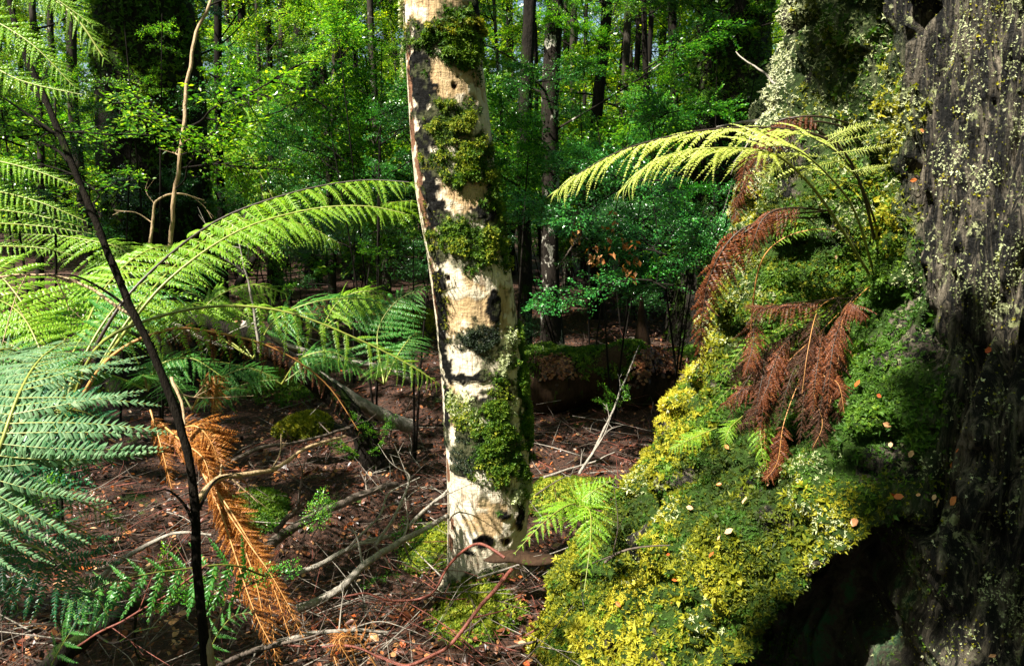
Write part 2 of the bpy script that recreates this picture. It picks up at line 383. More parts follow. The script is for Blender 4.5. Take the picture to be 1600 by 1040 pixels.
# surface normals
def vnormals(v, f):
    a = v[f[:, 2]] - v[f[:, 0]]; b = v[f[:, 3]] - v[f[:, 1]]; n = np.cross(a, b); o = np.zeros_like(v)
    for k in range(4): np.add.at(o, f[:, k], n)
    return o / (np.linalg.norm(o, axis=1)[:, None] + 1e-12)
gn = vnormals(pos, gf)
if ((gn[:, :2] * (pos[:, :2] - np.array([AX, AY]))).sum(1) * (am < .1)).mean() < 0: gn = -gn; gf = gf[:, ::-1]

g = NT('giant_tree_bark')
v = g.obj((1, 1, .22)); v1 = g.obj()
n1 = g.noise(30, 7, .78, g.obj((1, 1, .13)), .5); n2 = g.noise(70, 4, .65, v1); n3 = g.noise(9, 6, .75, v1, .4); n4 = g.noise(3.2, 3, .5, v1)
wet = g.ramp(n1, [(.44, (.002, .002, .002)), (.49, (.012, .011, .009)), (.53, (.065, .055, .040)), (.60, (.15, .125, .092)), (.72, (.30, .26, .19))])
lich = g.ramp(n2, [(.35, (.16, .18, .07)), (.55, (.33, .35, .17)), (.75, (.52, .50, .34))])
c = g.mix(g.ramp(g.math('ADD', g.math('MULTIPLY', n3, .55), g.math('MULTIPLY', g.noise(48, 4, .75, v1, .6), .45)), [(.560, (0, 0, 0)), (.580, (1, 1, 1))]), wet, lich)
mossc = g.ramp(n2, [(.3, (.012, .028, .005)), (.7, (.05, .10, .010))])
c = g.mix(g.attr('moss'), c, mossc)
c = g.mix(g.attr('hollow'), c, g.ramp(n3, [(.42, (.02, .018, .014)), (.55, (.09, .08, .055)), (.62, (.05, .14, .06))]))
hh = g.math('ADD', n1, g.math('MULTIPLY', n2, .5))
rg = g.math('ADD', g.math('MULTIPLY', n2, .5), .4)
M['giant'] = g.done(g.bsdf(c, rg, g.bump(hh, 1.0, .035), .2))
mossm = np.clip(1 - barkm * 1.15, 0, 1)
mb = MB(); mb.add(pos, gf, 0, .5, True)
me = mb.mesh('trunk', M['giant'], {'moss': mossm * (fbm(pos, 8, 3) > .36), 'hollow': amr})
giant = thing('giant_tree', 'massive mossy old tree with fluted wet bark and a dark hollow under its root', 'tree', (AX, AY, 0))
GI = Matrix.Translation((-AX, -AY, 0))
link('trunk', me, giant, mat=GI.copy())
T_BVH = BVHTree.FromPolygons(pos.tolist(), gf.tolist())

def tuft(nb, ln, w, spread, seed):
    """star of nb narrow curved blades; unit height about ln"""
    r = np.random.default_rng(seed); v = []; f = []
    for k in range(nb):
        a = 2 * math.pi * (k + r.random() * .7) / nb; el = r.uniform(.15, 1.0) * spread; L = ln * r.uniform(.6, 1.1)
        d = np.array([math.cos(a) * math.sin(el), math.sin(a) * math.sin(el), math.cos(el)]); sd = np.array([-math.sin(a), math.cos(a), 0]) * w
        m = d * L * .5; t = d * L + np.array([d[0], d[1], -.5]) * L * .30
        b = len(v); v += [-d * .1, m + sd, m - sd, t]; f += [(b, b + 1, b + 2), (b + 2, b + 1, b + 3)]
    return np.array(v), np.array(f)
TUFTS = [tuft(n, 1, w, s, q) for q, (n, w, s) in enumerate([(5, .14, 1.25), (4, .18, 1.4), (5, .11, 1.1), (4, .21, 1.5)])]

def scatter(pos, f, w, N, seed=1):
    """N random points on quads f weighted by per-vertex w -> positions and face index corner (for normals)"""
    r = np.random.default_rng(seed)
    A = np.linalg.norm(np.cross(pos[f[:, 2]] - pos[f[:, 0]], pos[f[:, 3]] - pos[f[:, 1]]), axis=1) * w[f].mean(1)
    k = r.choice(len(f), N, p=A / A.sum()); a, b = r.random(N)[:, None], r.random(N)[:, None]; q = pos[f[k]]
    return (q[:, 0] * (1 - a) + q[:, 1] * a) * (1 - b) + (q[:, 3] * (1 - a) + q[:, 2] * a) * b, f[k, 0]
def moss_mesh(pts, nrm, size, lift, rnd, tilt=.5, kinds=(0, 1, 2, 3)):
    b = MB(); k = RNG.integers(0, len(kinds), len(pts))
    nr = nrm + RNG.normal(size=nrm.shape) * tilt; nr[:, 2] += .25
    rot = frames(nr)
    for i, q in enumerate(kinds):
        s = k == i; b.inst(*TUFTS[q], pts[s] + nrm[s] * lift, rot[s], size[s], 0, rnd[s])
    return b
vis = (smooth(R(-34), R(-24), TH) * smooth(R(72), R(66), TH)).ravel() * (pos[:, 2] > -.1) * (pos[:, 2] < 2.4)
cush = smooth(.36, .60, lump + .25 * (lump2 - .5))
wm = vis * mossm * (1 - amr) * (1 - .45 * am) * (.5 + .5 * cush)
P1, I1 = scatter(pos, gf, wm * (.25 + .75 * smooth(.02, .22, bil)), 92000, 3)
t1 = TH.ravel()[I1]; z1 = P1[:, 2]
nb_ = fbm(P1, 7, 3); nb2 = fbm(P1 + 11, 20, 2)
# silhouette side of the left lobe is greyer and paler (lichen), the low roots yellow-green
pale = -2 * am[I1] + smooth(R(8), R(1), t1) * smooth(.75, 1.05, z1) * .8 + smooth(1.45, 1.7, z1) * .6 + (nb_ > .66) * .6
green = 1.5 * am[I1] + smooth(R(19), R(26), t1) * smooth(.75, .95, z1) * smooth(1.5, 1.3, z1) + (nb2 < .36) * .7 + smooth(R(6), R(14), t1) * smooth(R(26), R(20), t1) * smooth(.75, .9, z1) * .7
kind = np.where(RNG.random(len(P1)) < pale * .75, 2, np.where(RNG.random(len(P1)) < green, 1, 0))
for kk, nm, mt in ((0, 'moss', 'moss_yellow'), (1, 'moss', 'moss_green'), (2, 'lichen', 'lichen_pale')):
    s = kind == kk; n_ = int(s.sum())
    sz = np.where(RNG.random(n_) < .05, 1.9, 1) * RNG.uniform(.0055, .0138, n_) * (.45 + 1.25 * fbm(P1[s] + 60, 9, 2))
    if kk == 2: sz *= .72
    b = moss_mesh(P1[s], gn[I1][s], sz, .001, np.clip(.30 * nb_[s] + .9 * smooth(.0, .45, bil[I1][s]) * .55 + .9 * (fbm(P1[s] + 77, 3.5, 2) - .45) + .5 * smooth(R(9), R(0), t1[s]) * smooth(.5, .8, z1[s]) + RNG.normal(size=n_) * .16, 0, 1), .55, (0, 1, 2, 3) if kk != 2 else (0, 2))  # rnd raised along the left silhouette: its sunlit glow painted into the colour
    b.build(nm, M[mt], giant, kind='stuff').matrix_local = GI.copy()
# sparse lichen and moss on the bark ridges, and pale lichen patches
hot = np.array([tuple(ray(T_BVH, a, c)[0]) for a, c in ((1500, 60), (1520, 155), (1590, 20), (1580, 90), (1590, 200), (1480, 240), (1500, 440), (1560, 430), (1590, 385), (1545, 480), (1560, 930), (1585, 960), (1455, 730), (1530, 280), (1420, 170))])
dh = np.min(np.linalg.norm(pos[:, None] - hot[None], axis=2), axis=1)
wb = vis * barkm * (1 - am) * (smooth(.55, .66, fbm(pos + 3, 13, 4)) * .9 * (.15 + .85 * smooth(.4, .9, ridg)) + .16 + smooth(.055, .02, dh + .05 * (lump2 - .5)) * 1.6)
P2, I2 = scatter(pos, gf, wb, 17000, 4); n_ = len(P2)
pal = RNG.random(n_) < .5 + .5 * (dh[I2] < .045)
for s, nm, mt in ((pal, 'lichen', 'lichen_pale'), (~pal, 'moss', 'moss_yellow')):
    moss_mesh(P2[s], gn[I2][s], RNG.uniform(.0022, .0062, int(s.sum())) * (1 + .6 * (RNG.random(int(s.sum())) < .1)), .0, np.clip(fbm(P2[s], 9, 2) + RNG.normal(size=int(s.sum())) * .2, 0, 1), .35).build(nm, M[mt], giant, kind='stuff').matrix_local = GI.copy()
# fine green moss inside the hollow
P3, I3 = scatter(pos, gf, am * smooth(.5, .62, fbm(pos + 2, 6, 3)) * vis, 2500, 5)
moss_mesh(P3, gn[I3], RNG.uniform(.006, .012, len(P3)), 0, RNG.random(len(P3)), .6).build('moss', M['moss_green'], giant, kind='stuff').matrix_local = GI.copy()

# ------------------------------------------------------------------ the pale trunk in the middle
TY = 2.90
ppy = [-160, 0, 100, 200, 300, 400, 500, 600, 700, 800, 870, 930, 975]
pcx = [672, 687, 694, 704, 714, 731, 744, 755, 762, 763, 760, 757, 757]
prr = [57, 58.5, 60, 62, 63, 64, 64, 65, 65, 63, 61, 64, 76]
cen = []; rad = []
for a, c_, r_ in zip(ppy, pcx, prr):
    v_ = (520 - a) / FPX; d_ = TY / (_c + v_ * _s); q = P(c_, a, d_); cen.append((q.x, q.y, q.z)); rad.append(r_ / FPX * d_)
cen = np.array(cen[::-1]); rad = np.array(rad[::-1])
o_ = np.argsort(cen[:, 2]); cen = cen[o_]; rad = rad[o_]
zz2 = np.concatenate([np.linspace(cen[0, 2] - .12, cen[-1, 2], 420), np.linspace(cen[-1, 2] + .05, 9, 30)]); na = 150
def ext(col):
    s = (cen[-1, col] - cen[-4, col]) / (cen[-1, 2] - cen[-4, 2]); return np.where(zz2 > cen[-1, 2], cen[-1, col] + s * (zz2 - cen[-1, 2]), np.interp(zz2, cen[:, 2], cen[:, col]))
cx_, cy_ = ext(0), ext(1); rr_ = np.interp(zz2, cen[:, 2], rad) * (1 - .06 * np.clip(zz2 - cen[-1, 2], 0, 9))
an = np.linspace(0, 2 * np.pi, na + 1)[:-1]; A2, Z2 = np.meshgrid(an, zz2)
q = np.stack([np.cos(A2) * 1., np.sin(A2) * 1., Z2 * 1.2], -1).reshape(-1, 3)
rr2 = np.repeat(rr_, na) * (1 + .09 * (fbm(q, 1.6, 3) - .5)) + .004 * (fbm(q * [9, 9, 1.2], 2, 3) - .5)
root = np.clip(.25 - (Z2.ravel() - cen[0, 2]), 0, .4); rr2 += root ** 1.6 * (.6 + .5 * np.cos(A2.ravel() * 4 + 1))
tp = np.stack([np.repeat(cx_, na) + np.cos(A2).ravel() * rr2, np.repeat(cy_, na) + np.sin(A2).ravel() * rr2, Z2.ravel()], -1)
# a ledge where an old bark plate ends, and scattered holes
i = np.arange(len(zz2) - 1)[:, None] * na; j = np.arange(na)[None]; jn = (j + 1) % na
tf = np.stack([i + j, i + jn, i + na + jn, i + na + j], -1).reshape(-1, 4)
tn = vnormals(tp, tf)
P_BVH = BVHTree.FromPolygons(tp.tolist(), tf.tolist())
def TP(px, py):
    h = ray(P_BVH, px, py); return np.array(h[0]) if h[0] is not None else np.array(P(px, py, TY))
nz = fbm(tp, 20, 4) - .5; nz2 = fbm(tp + 7, 45, 3) - .5
def blob(lst, soft=.012):
    m = np.zeros(len(tp))
    for px, py, rx, ry in lst:
        c0 = TP(px, py); d_ = np.sqrt(((tp[:, :2] - c0[:2]) ** 2).sum(1) * (2.88 / (rx / FPX * 2.9 * 2.88)) ** 2 + ((tp[:, 2] - c0[2]) / (ry / FPX * 2.9)) ** 2)
        m = np.maximum(m, smooth(1.08, .92, d_ + nz * 2.6 + nz2 * 1.3))
    return m
black = blob([(668, 60, 34, 30), (655, 95, 24, 22), (662, 150, 22, 28), (672, 185, 22, 20), (668, 215, 22, 26), (668, 250, 18, 20), (672, 290, 16, 28), (680, 335, 20, 26), (672, 375, 10, 24), (760, 335, 26, 18),
              (684, 400, 12, 24), (686, 440, 14, 24), (690, 480, 10, 30), (692, 530, 9, 40), (700, 575, 16, 20), (748, 532, 32, 22), (730, 590, 45, 14), (700, 640, 12, 40), (735, 690, 40, 40), (760, 630, 40, 30), (785, 610, 30, 25), (728, 655, 30, 20), (780, 700, 30, 40), (720, 735, 24, 12), (792, 805, 10, 10), (812, 790, 12, 30),
              (698, 858, 12, 8), (757, 845, 26, 9), (735, 862, 14, 6), (745, 40, 16, 60), (772, 250, 20, 34), (770, 480, 10, 40), (750, 850, 10, 8)])
brown = blob([(640, 130, 10, 50), (645, 210, 10, 40), (654, 265, 14, 40), (660, 315, 16, 40), (672, 360, 14, 30), (640, 60, 8, 30), (706, 850, 10, 14), (708, 820, 8, 12), (700, 735, 10, 20), (680, 460, 10, 60)])
tan_ = blob([(700, 120, 60, 40), (750, 490, 55, 42), (720, 220, 40, 30), (710, 640, 20, 40), (770, 815, 40, 34), (700, 20, 60, 40), (745, 300, 50, 30)])
holes = blob([(709, 133, 5, 5), (700, 435, 6, 6), (725, 645, 4, 4), (754, 845, 5, 5), (730, 420, 3, 3), (716, 120, 3, 3), (795, 845, 6, 5), (706, 100, 2, 2)])
g = NT('pale_trunk_bark')
v = g.obj((1, 1, .16)); vr = g.obj((.35, .35, 1.6)); v1 = g.obj()
n1 = g.noise(75, 5, .7, v, .5); n2 = g.noise(60, 4, .6, v1); n3 = g.noise(14, 4, .6, v1); n4 = g.noise(55, 3, .6, vr, .4)
c = g.ramp(n3, [(.3, (.46, .39, .28)), (.55, (.58, .51, .39)), (.75, (.66, .60, .49))])
c = g.mix(g.attr('tan'), c, g.ramp(n3, [(.3, (.36, .24, .12)), (.7, (.48, .35, .20))]))
crk = g.ramp(n1, [(.38, (1, 1, 1)), (.47, (0, 0, 0))]); c = g.mix(g.math('MULTIPLY', crk, .75), c, (.16, .10, .06))
crk2 = g.ramp(n4, [(.33, (1, 1, 1)), (.38, (0, 0, 0))]); c = g.mix(g.math('MULTIPLY', crk2, .55), c, (.22, .15, .09))
c = g.mix(g.ramp(n2, [(.66, (0, 0, 0)), (.70, (.5, .5, .5))]), c, (.26, .2, .13))
c = g.mix(g.attr('brown'), c, g.ramp(n1, [(.35, (.05, .02, .012)), (.65, (.24, .12, .07))]))
c = g.mix(g.attr('black'), c, g.ramp(n2, [(.4, (.001, .001, .001)), (.6, (.006, .0055, .005)), (.76, (.03, .03, .028))]))
c = g.mix(g.attr('hole'), c, (.02, .01, .008))
c = g.mix(g.math('MULTIPLY', g.attr('stain'), .8), c, g.ramp(n2, [(.35, (.012, .016, .005)), (.65, (.09, .09, .045))]))
hh = g.math('ADD', g.math('MULTIPLY', n1, 1.0), g.math('ADD', g.math('MULTIPLY', n2, .5), g.math('MULTIPLY', n4, .4)))
M['pale_bark'] = g.done(g.bsdf(c, .8, g.bump(hh, .9, .010), .10))
STAIN = [(715, 60, 62, 40), (707, 192, 46, 38), (735, 250, 56, 38), (745, 375, 66, 34), (748, 532, 36, 28), (818, 620, 30, 130), (780, 670, 50, 110), (735, 700, 50, 44), (740, 930, 80, 34)]
stain = blob(STAIN); tp2 = tp + tn * (black * (.006 + .010 * nz2) - holes * .01 - .0025 * tan_)[:, None]
mb = MB(); mb.add(tp2, tf, 0, .5, True)
pale_tree = thing('pale_barked_tree', 'slender pale cream-barked tree in the centre with moss cushions and black lichen on its trunk', 'tree', tuple(cen[0]))
PI_ = Matrix.Translation(tuple(-cen[0]))
link('trunk', mb.mesh('trunk', M['pale_bark'], {'black': black, 'brown': brown, 'tan': tan_, 'hole': holes, 'stain': stain}), pale_tree, mat=PI_.copy())
def trunk_moss(blobs, name, mt, dens, s0, s1, lift=0.0, tilt=.7, bulge=.02, clip=None, seed=1):
    """moss clump: cushion of tufts standing off the bark, thickest at its middle"""
    m = blob(blobs)
    A = m.sum()
    if A < 1: return
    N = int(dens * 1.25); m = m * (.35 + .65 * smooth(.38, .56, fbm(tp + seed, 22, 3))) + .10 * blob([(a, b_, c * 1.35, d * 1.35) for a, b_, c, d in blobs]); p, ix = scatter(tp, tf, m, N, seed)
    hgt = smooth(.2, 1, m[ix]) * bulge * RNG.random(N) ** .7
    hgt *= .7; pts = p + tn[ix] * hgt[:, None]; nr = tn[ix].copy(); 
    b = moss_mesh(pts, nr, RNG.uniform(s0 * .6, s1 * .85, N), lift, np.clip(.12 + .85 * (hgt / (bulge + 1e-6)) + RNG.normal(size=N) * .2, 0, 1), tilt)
    b.build(name, M[mt], pale_tree, kind='stuff').matrix_local = PI_.copy()
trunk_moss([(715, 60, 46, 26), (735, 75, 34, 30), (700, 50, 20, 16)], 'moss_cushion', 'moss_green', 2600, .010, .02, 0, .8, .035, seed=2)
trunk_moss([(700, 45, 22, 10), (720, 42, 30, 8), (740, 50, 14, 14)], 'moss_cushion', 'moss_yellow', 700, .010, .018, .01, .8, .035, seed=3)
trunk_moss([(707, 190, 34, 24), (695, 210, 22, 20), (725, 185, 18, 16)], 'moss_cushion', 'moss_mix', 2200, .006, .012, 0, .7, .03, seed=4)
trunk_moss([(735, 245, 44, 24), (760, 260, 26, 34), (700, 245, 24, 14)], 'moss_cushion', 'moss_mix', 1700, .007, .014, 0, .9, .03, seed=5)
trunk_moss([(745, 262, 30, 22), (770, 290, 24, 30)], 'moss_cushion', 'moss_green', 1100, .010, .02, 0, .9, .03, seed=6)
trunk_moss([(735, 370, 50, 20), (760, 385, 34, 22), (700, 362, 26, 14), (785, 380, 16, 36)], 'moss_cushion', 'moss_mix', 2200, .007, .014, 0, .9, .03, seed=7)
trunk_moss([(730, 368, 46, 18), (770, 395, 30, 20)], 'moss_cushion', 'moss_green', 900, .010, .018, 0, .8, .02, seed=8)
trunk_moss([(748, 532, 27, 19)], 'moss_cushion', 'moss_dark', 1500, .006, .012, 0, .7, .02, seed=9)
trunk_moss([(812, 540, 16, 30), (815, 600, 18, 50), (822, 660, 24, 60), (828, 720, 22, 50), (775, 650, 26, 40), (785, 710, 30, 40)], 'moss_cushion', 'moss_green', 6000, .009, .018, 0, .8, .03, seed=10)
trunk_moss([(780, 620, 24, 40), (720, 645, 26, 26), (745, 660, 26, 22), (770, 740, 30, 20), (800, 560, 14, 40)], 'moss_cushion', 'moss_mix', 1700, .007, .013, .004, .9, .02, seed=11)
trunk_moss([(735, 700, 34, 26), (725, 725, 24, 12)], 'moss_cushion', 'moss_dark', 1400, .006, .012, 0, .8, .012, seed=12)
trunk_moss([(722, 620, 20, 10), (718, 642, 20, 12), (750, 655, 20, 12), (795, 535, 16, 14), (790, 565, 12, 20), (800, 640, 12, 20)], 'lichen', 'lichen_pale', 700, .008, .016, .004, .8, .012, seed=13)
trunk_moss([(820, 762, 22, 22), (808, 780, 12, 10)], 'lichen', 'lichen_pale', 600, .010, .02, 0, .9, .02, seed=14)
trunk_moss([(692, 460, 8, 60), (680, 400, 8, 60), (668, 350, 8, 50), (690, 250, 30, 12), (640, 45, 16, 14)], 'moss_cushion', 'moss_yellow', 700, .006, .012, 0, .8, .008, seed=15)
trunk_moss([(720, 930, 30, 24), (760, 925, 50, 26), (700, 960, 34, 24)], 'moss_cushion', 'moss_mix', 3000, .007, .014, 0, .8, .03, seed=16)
# yellow bracket lichens sticking out on the left edge
b = MB()
for k in range(60):
    py_ = random.choice([random.uniform(0, 45), random.uniform(60, 125)]); c0 = TP(632, py_)
    if abs(c0[1] - TY) > .3: continue
    ii = int(np.argmin(np.linalg.norm(tp - c0, axis=1))); n_ = tn[ii]
    b.inst(*TUFTS[3], (c0 + n_ * random.uniform(0, .012))[None], frames((n_ + np.array([-.5, 0, .6]) + RNG.normal(size=3) * .4)[None]), np.array([random.uniform(.010, .02)]))
b.build('lichen', M['lichen_pale'], pale_tree, kind='stuff', ).matrix_local = PI_.copy()
# ------------------------------------------------------------------ ferns
def pinna_mesh(name, mats, pairs=22, W=.13, curve=.12, broad=1.0, seed=0, curl=0.0, gap=1.0, ang=20):
    """one pinna of unit length along +X with its pinnules in the XY plane"""
    r = np.random.default_rng(seed); b = MB()
    t = np.linspace(0.03, 1, pairs); bend = curve * r.uniform(.4, 2.0); sway = r.uniform(-.13, .13)
    def mid(t): return np.stack([t * (1 - .12 * abs(bend) * t), sway * t ** 2, -bend * t ** 2], -1)
    m = mid(np.linspace(0, 1, 9)); b.tube(m, np.linspace(.008, .002, 9) * (.8 + .2 / broad), 3, 1, .6, cap=False)
    prof = np.clip(np.minimum(1, .55 + t * 3.0), 0, 1) * np.power(np.clip(1.02 - t, 0, 1), .62)
    for s in (1, -1):
        L = W * prof * np.where(r.random(pairs) < .04, .45, 1) * r.uniform(.84, 1.08, pairs); a = np.radians(ang + 7 * r.normal(size=pairs) + 25 * t)
        t = t + r.normal(size=pairs) * .006; c = mid(np.clip(t, 0, 1)); dx = np.sin(a); dy = s * np.cos(a); w = .5 / pairs * .86 * broad * gap * np.minimum(1, L / (W * .35) + .2)
        dz = r.normal(size=pairs) * .10 - .10 - curl * r.uniform(.4, 1.6, pairs)
        d = np.stack([dx, dy, dz], -1); d /= np.linalg.norm(d, axis=1)[:, None]
        xs = np.zeros((pairs, 3)); xs[:, 0] = 1.0; xs[:, 2] = .25 * s
        q0 = c - xs * w[:, None]; q1 = c + xs * w[:, None]
        k = c + d * (L * .55)[:, None]; q2 = k + xs * (w * .82)[:, None]; q3 = k - xs * (w * .82)[:, None]; q4 = c + d * L[:, None] - np.array([0, 0, 1.]) * (L * (.14 + curl))[:, None]
        rid = k + np.array([0, 0, 1.]) * (w * .30)[:, None]; base = c + np.array([0, 0, .004])
        v = np.stack([q0, q1, q2, q4, q3, rid, base], 1).reshape(-1, 3); o = (np.arange(pairs) * 7)[:, None, None]
        f = (np.array([[0, 6, 5], [0, 5, 4], [4, 5, 3], [6, 1, 2], [6, 2, 5], [5, 2, 3]])[None] + o).reshape(-1, 3)
        b.add(v, f, 0, np.repeat(np.clip(r.normal(.5, .22, pairs), 0, 1), 7))
    return b.mesh(name, mats)
_pool = {}
STY = {  # material, rachis material, pairs, W, curve, broad, curl, gap, count
    'silver': ('fern_silver', 'stipe_green', 27, .118, .12, 1.0, .03, .90), 'bright': ('fern_bright', 'stipe_green', 22, .13, .22, 1.0, .02, .9),
    'back': ('fern_bright', 'stipe_green', 17, .145, .12, 1.0, .02, 1.05), 'yellow': ('fern_yellow', 'stipe_green', 22, .10, .30, 1.0, .05, 1.0),
    'green': ('fern_green', 'stipe_green', 20, .13, .18, 1.0, .02, .9), 'dark': ('fern_dark', 'stipe_green', 22, .13, .15, 1.0, .02, .8),
    'brown': ('fern_brown', 'stipe_dark', 15, .19, .35, .9, .25, .95), 'umber': ('fern_umber', 'stipe_dark', 13, .20, .6, .8, .6, .8), 'gold': ('fern_gold', 'stipe_tan', 16, .19, .35, .9, .5, .85),
    'sword': ('fern_green', 'stipe_green', 11, .18, .10, 1.0, .0, 1.15), 'small': ('fern_bright', 'stipe_green', 9, .2, .15, 1.0, .0, 1.1), 'lobed': ('fern_bright', 'stipe_green', 8, .15, .12, 1.0, .0, 1.35),
    'pinn': ('fern_bright', 'stipe_green', 13, .2, .2, 1.0, .02, .95)}
def pinna(sty):
    if sty not in _pool:
        a = STY[sty]; _pool[sty] = [pinna_mesh('pinna', [M[a[0]], M[a[1]]], a[2], a[3], a[4], a[5], 100 + k, a[6], a[7]) for k in range(7)]
    return random.choice(_pool[sty])
def frond(par, pts, sty, plen, n=22, up=(0, 0, 1), droop=.15, sweep=28, r0=.006, rach='stipe_green', start=.12, sides=(1, -1), prof=None, origin=None, jitter=.09, tipn=.25, roll=0.0):
    """a frond of a fern: rachis tube and its pinnae as sub-parts; pts are points of the place"""
    origin = Vector(par.location) if origin is None else origin
    nS = 60; C = spline(pts, nS); T = np.gradient(C, axis=0); T /= np.linalg.norm(T, axis=1)[:, None]
    b = MB(); b.tube((C - np.array(origin))[::2], np.linspace(r0, r0 * .22, nS // 2), 5, 0, .5)
    fr = b.build('frond', M[rach], par)
    up = np.array(up, dtype=float); up /= np.linalg.norm(up)
    prof = prof or (lambda t: min(1, .45 + 2.2 * t) * max(.05, (1 - t)) ** .55 * 1.12)
    for k in range(n):
        t = start + (1 - start) * (k + .5) / n; tt = (t - start) / (1 - start)
        x = t * (nS - 1); i = min(nS - 2, int(x)); f = x - i; c = C[i] * (1 - f) + C[i + 1] * f; tg = T[i]
        N = up - tg * up.dot(tg); N /= np.linalg.norm(N) + 1e-9; B = np.cross(tg, N)
        for s in sides:
            L = plen * prof(tt) * random.uniform(1 - jitter, 1 + jitter)
            if L < .008 or random.random() < .02: continue
            a = R(sweep + 26 * tt + random.gauss(0, 4.5)); d = B * s * math.cos(a) + tg * math.sin(a) - np.array([0, 0, 1]) * (droop * random.uniform(.6, 1.4))
            d = d + RNG.normal(size=3) * jitter * .5; d /= np.linalg.norm(d)
            nn = N + B * s * roll + np.cross(N, d) * random.gauss(0, .22); nn = nn - d * nn.dot(d); nn /= np.linalg.norm(nn); yy = np.cross(nn, d)
            m = Matrix(((d[0] * L, yy[0] * L, nn[0] * L, c[0] - origin[0]), (d[1] * L, yy[1] * L, nn[1] * L, c[1] - origin[1]), (d[2] * L, yy[2] * L, nn[2] * L, c[2] - origin[2]), (0, 0, 0, 1)))
            link('pinna', pinna(sty), fr, mat=m)
    return fr
TOCAM = lambda p: tuple((CAMV - Vector(p)).normalized())
def PP(*a): return [P(*q) for q in a]

# near fern at the left edge, its silvery fronds facing the camera
fa = thing('tree_fern', 'near tree fern at the left edge spreading silvery green fronds low in the frame', 'fern', tuple(P(-260, 1250, 1.5)))
frond(fa, PP((-230, 1150, 1.45), (-70, 860, 1.2), (-8, 720, 1.16), (28, 620, 1.2), (62, 562, 1.28), (105, 530, 1.38)), 'silver', .235, 26, up=(.05, -.78, .62), droop=.10, sweep=6, start=.22, r0=.005, jitter=.13)
frond(fa, PP((-240, 1150, 1.5), (-110, 900, 1.35), (-60, 800, 1.32), (10, 765, 1.3), (90, 770, 1.32), (160, 800, 1.34), (205, 835, 1.36)), 'silver', .055, 30, up=(.1, -.7, .7), droop=.15, sweep=18, start=.3, r0=.004)
frond(fa, PP((-230, 1150, 1.5), (-130, 950, 1.4), (-90, 820, 1.38), (-20, 790, 1.36), (60, 800, 1.37), (120, 825, 1.38), (172, 852, 1.4)), 'silver', .050, 28, up=(.1, -.7, .7), droop=.15, sweep=18, start=.3, r0=.004)
frond(fa, PP((-230, 1150, 1.6), (-120, 900, 1.5), (-50, 850, 1.45), (40, 850, 1.45), (100, 880, 1.45), (145, 925, 1.45), (172, 965, 1.45)), 'dark', .14, 20, up=(.2, -.6, .75), droop=.35, sweep=10, start=.35, r0=.004)
frond(fa, PP((-230, 1150, 1.7), (-140, 900, 1.6), (-90, 830, 1.55), (-30, 830, 1.5), (10, 880, 1.5), (30, 960, 1.5)), 'dark', .12, 16, up=(.2, -.6, .75), droop=.3, sweep=10, start=.35, r0=.004)
frond(fa, PP((-260, 1100, 1.5), (-190, 800, 1.35), (-120, 640, 1.3), (-60, 575, 1.32), (10, 545, 1.38), (55, 570, 1.42)), 'silver', .12, 24, up=(0, -.7, .7), droop=.1, sweep=10, start=.3, r0=.005)
frond(fa, PP((-230, 1150, 1.55), (-100, 860, 1.42), (-30, 730, 1.36), (30, 660, 1.36), (110, 640, 1.4), (170, 660, 1.45)), 'dark', .20, 22, up=(.05, -.7, .7), droop=.25, sweep=10, start=.3, r0=.004, jitter=.12)
# backlit fronds hanging in from the upper left
fb = thing('tree_fern', 'sunlit tree fern at the upper left edge whose bright fronds hang in from above', 'fern', tuple(P(-420, 900, 2.0)))
frond(fb, PP((-420, 500, 1.9), (-260, 100, 1.6), (-120, -60, 1.4), (10, -40, 1.3), (110, 20, 1.28), (165, 95, 1.28)), 'back', .07, 24, up=(-.1, -.75, .66), droop=.3, sweep=22, start=.35)
for a, L, st in ((((-200, -130, 1.4), (-60, -90, 1.3), (60, -20, 1.28), (148, 42, 1.28)), .050, .1), (((-160, 20, 1.4), (-60, 15, 1.32), (40, 62, 1.3), (120, 140, 1.3)), .055, .1),
                 (((-140, 90, 1.4), (-60, 80, 1.35), (30, 125, 1.32), (136, 150, 1.3)), .045, .1), (((-180, 215, 1.55), (-60, 240, 1.5), (40, 262, 1.48), (125, 292, 1.45)), .040, .1),
                 (((-180, 285, 1.6), (-60, 290, 1.55), (50, 312, 1.5), (140, 348, 1.5)), .040, .1), (((-180, 310, 1.7), (-60, 322, 1.65), (50, 335, 1.6), (150, 362, 1.6)), .035, .1),
                 (((-180, 370, 1.8), (-60, 350, 1.75), (50, 352, 1.7), (150, 366, 1.7)), .035, .1), (((-180, 430, 1.9), (-60, 390, 1.85), (50, 386, 1.8), (120, 400, 1.8)), .035, .1)):
    frond(fb, PP((-420, a[0][1] + 200, 1.95), *a), 'lobed', L * 1.1, 27, up=(-.1, -.7, .7), droop=.25, sweep=18, start=.4, r0=.003)
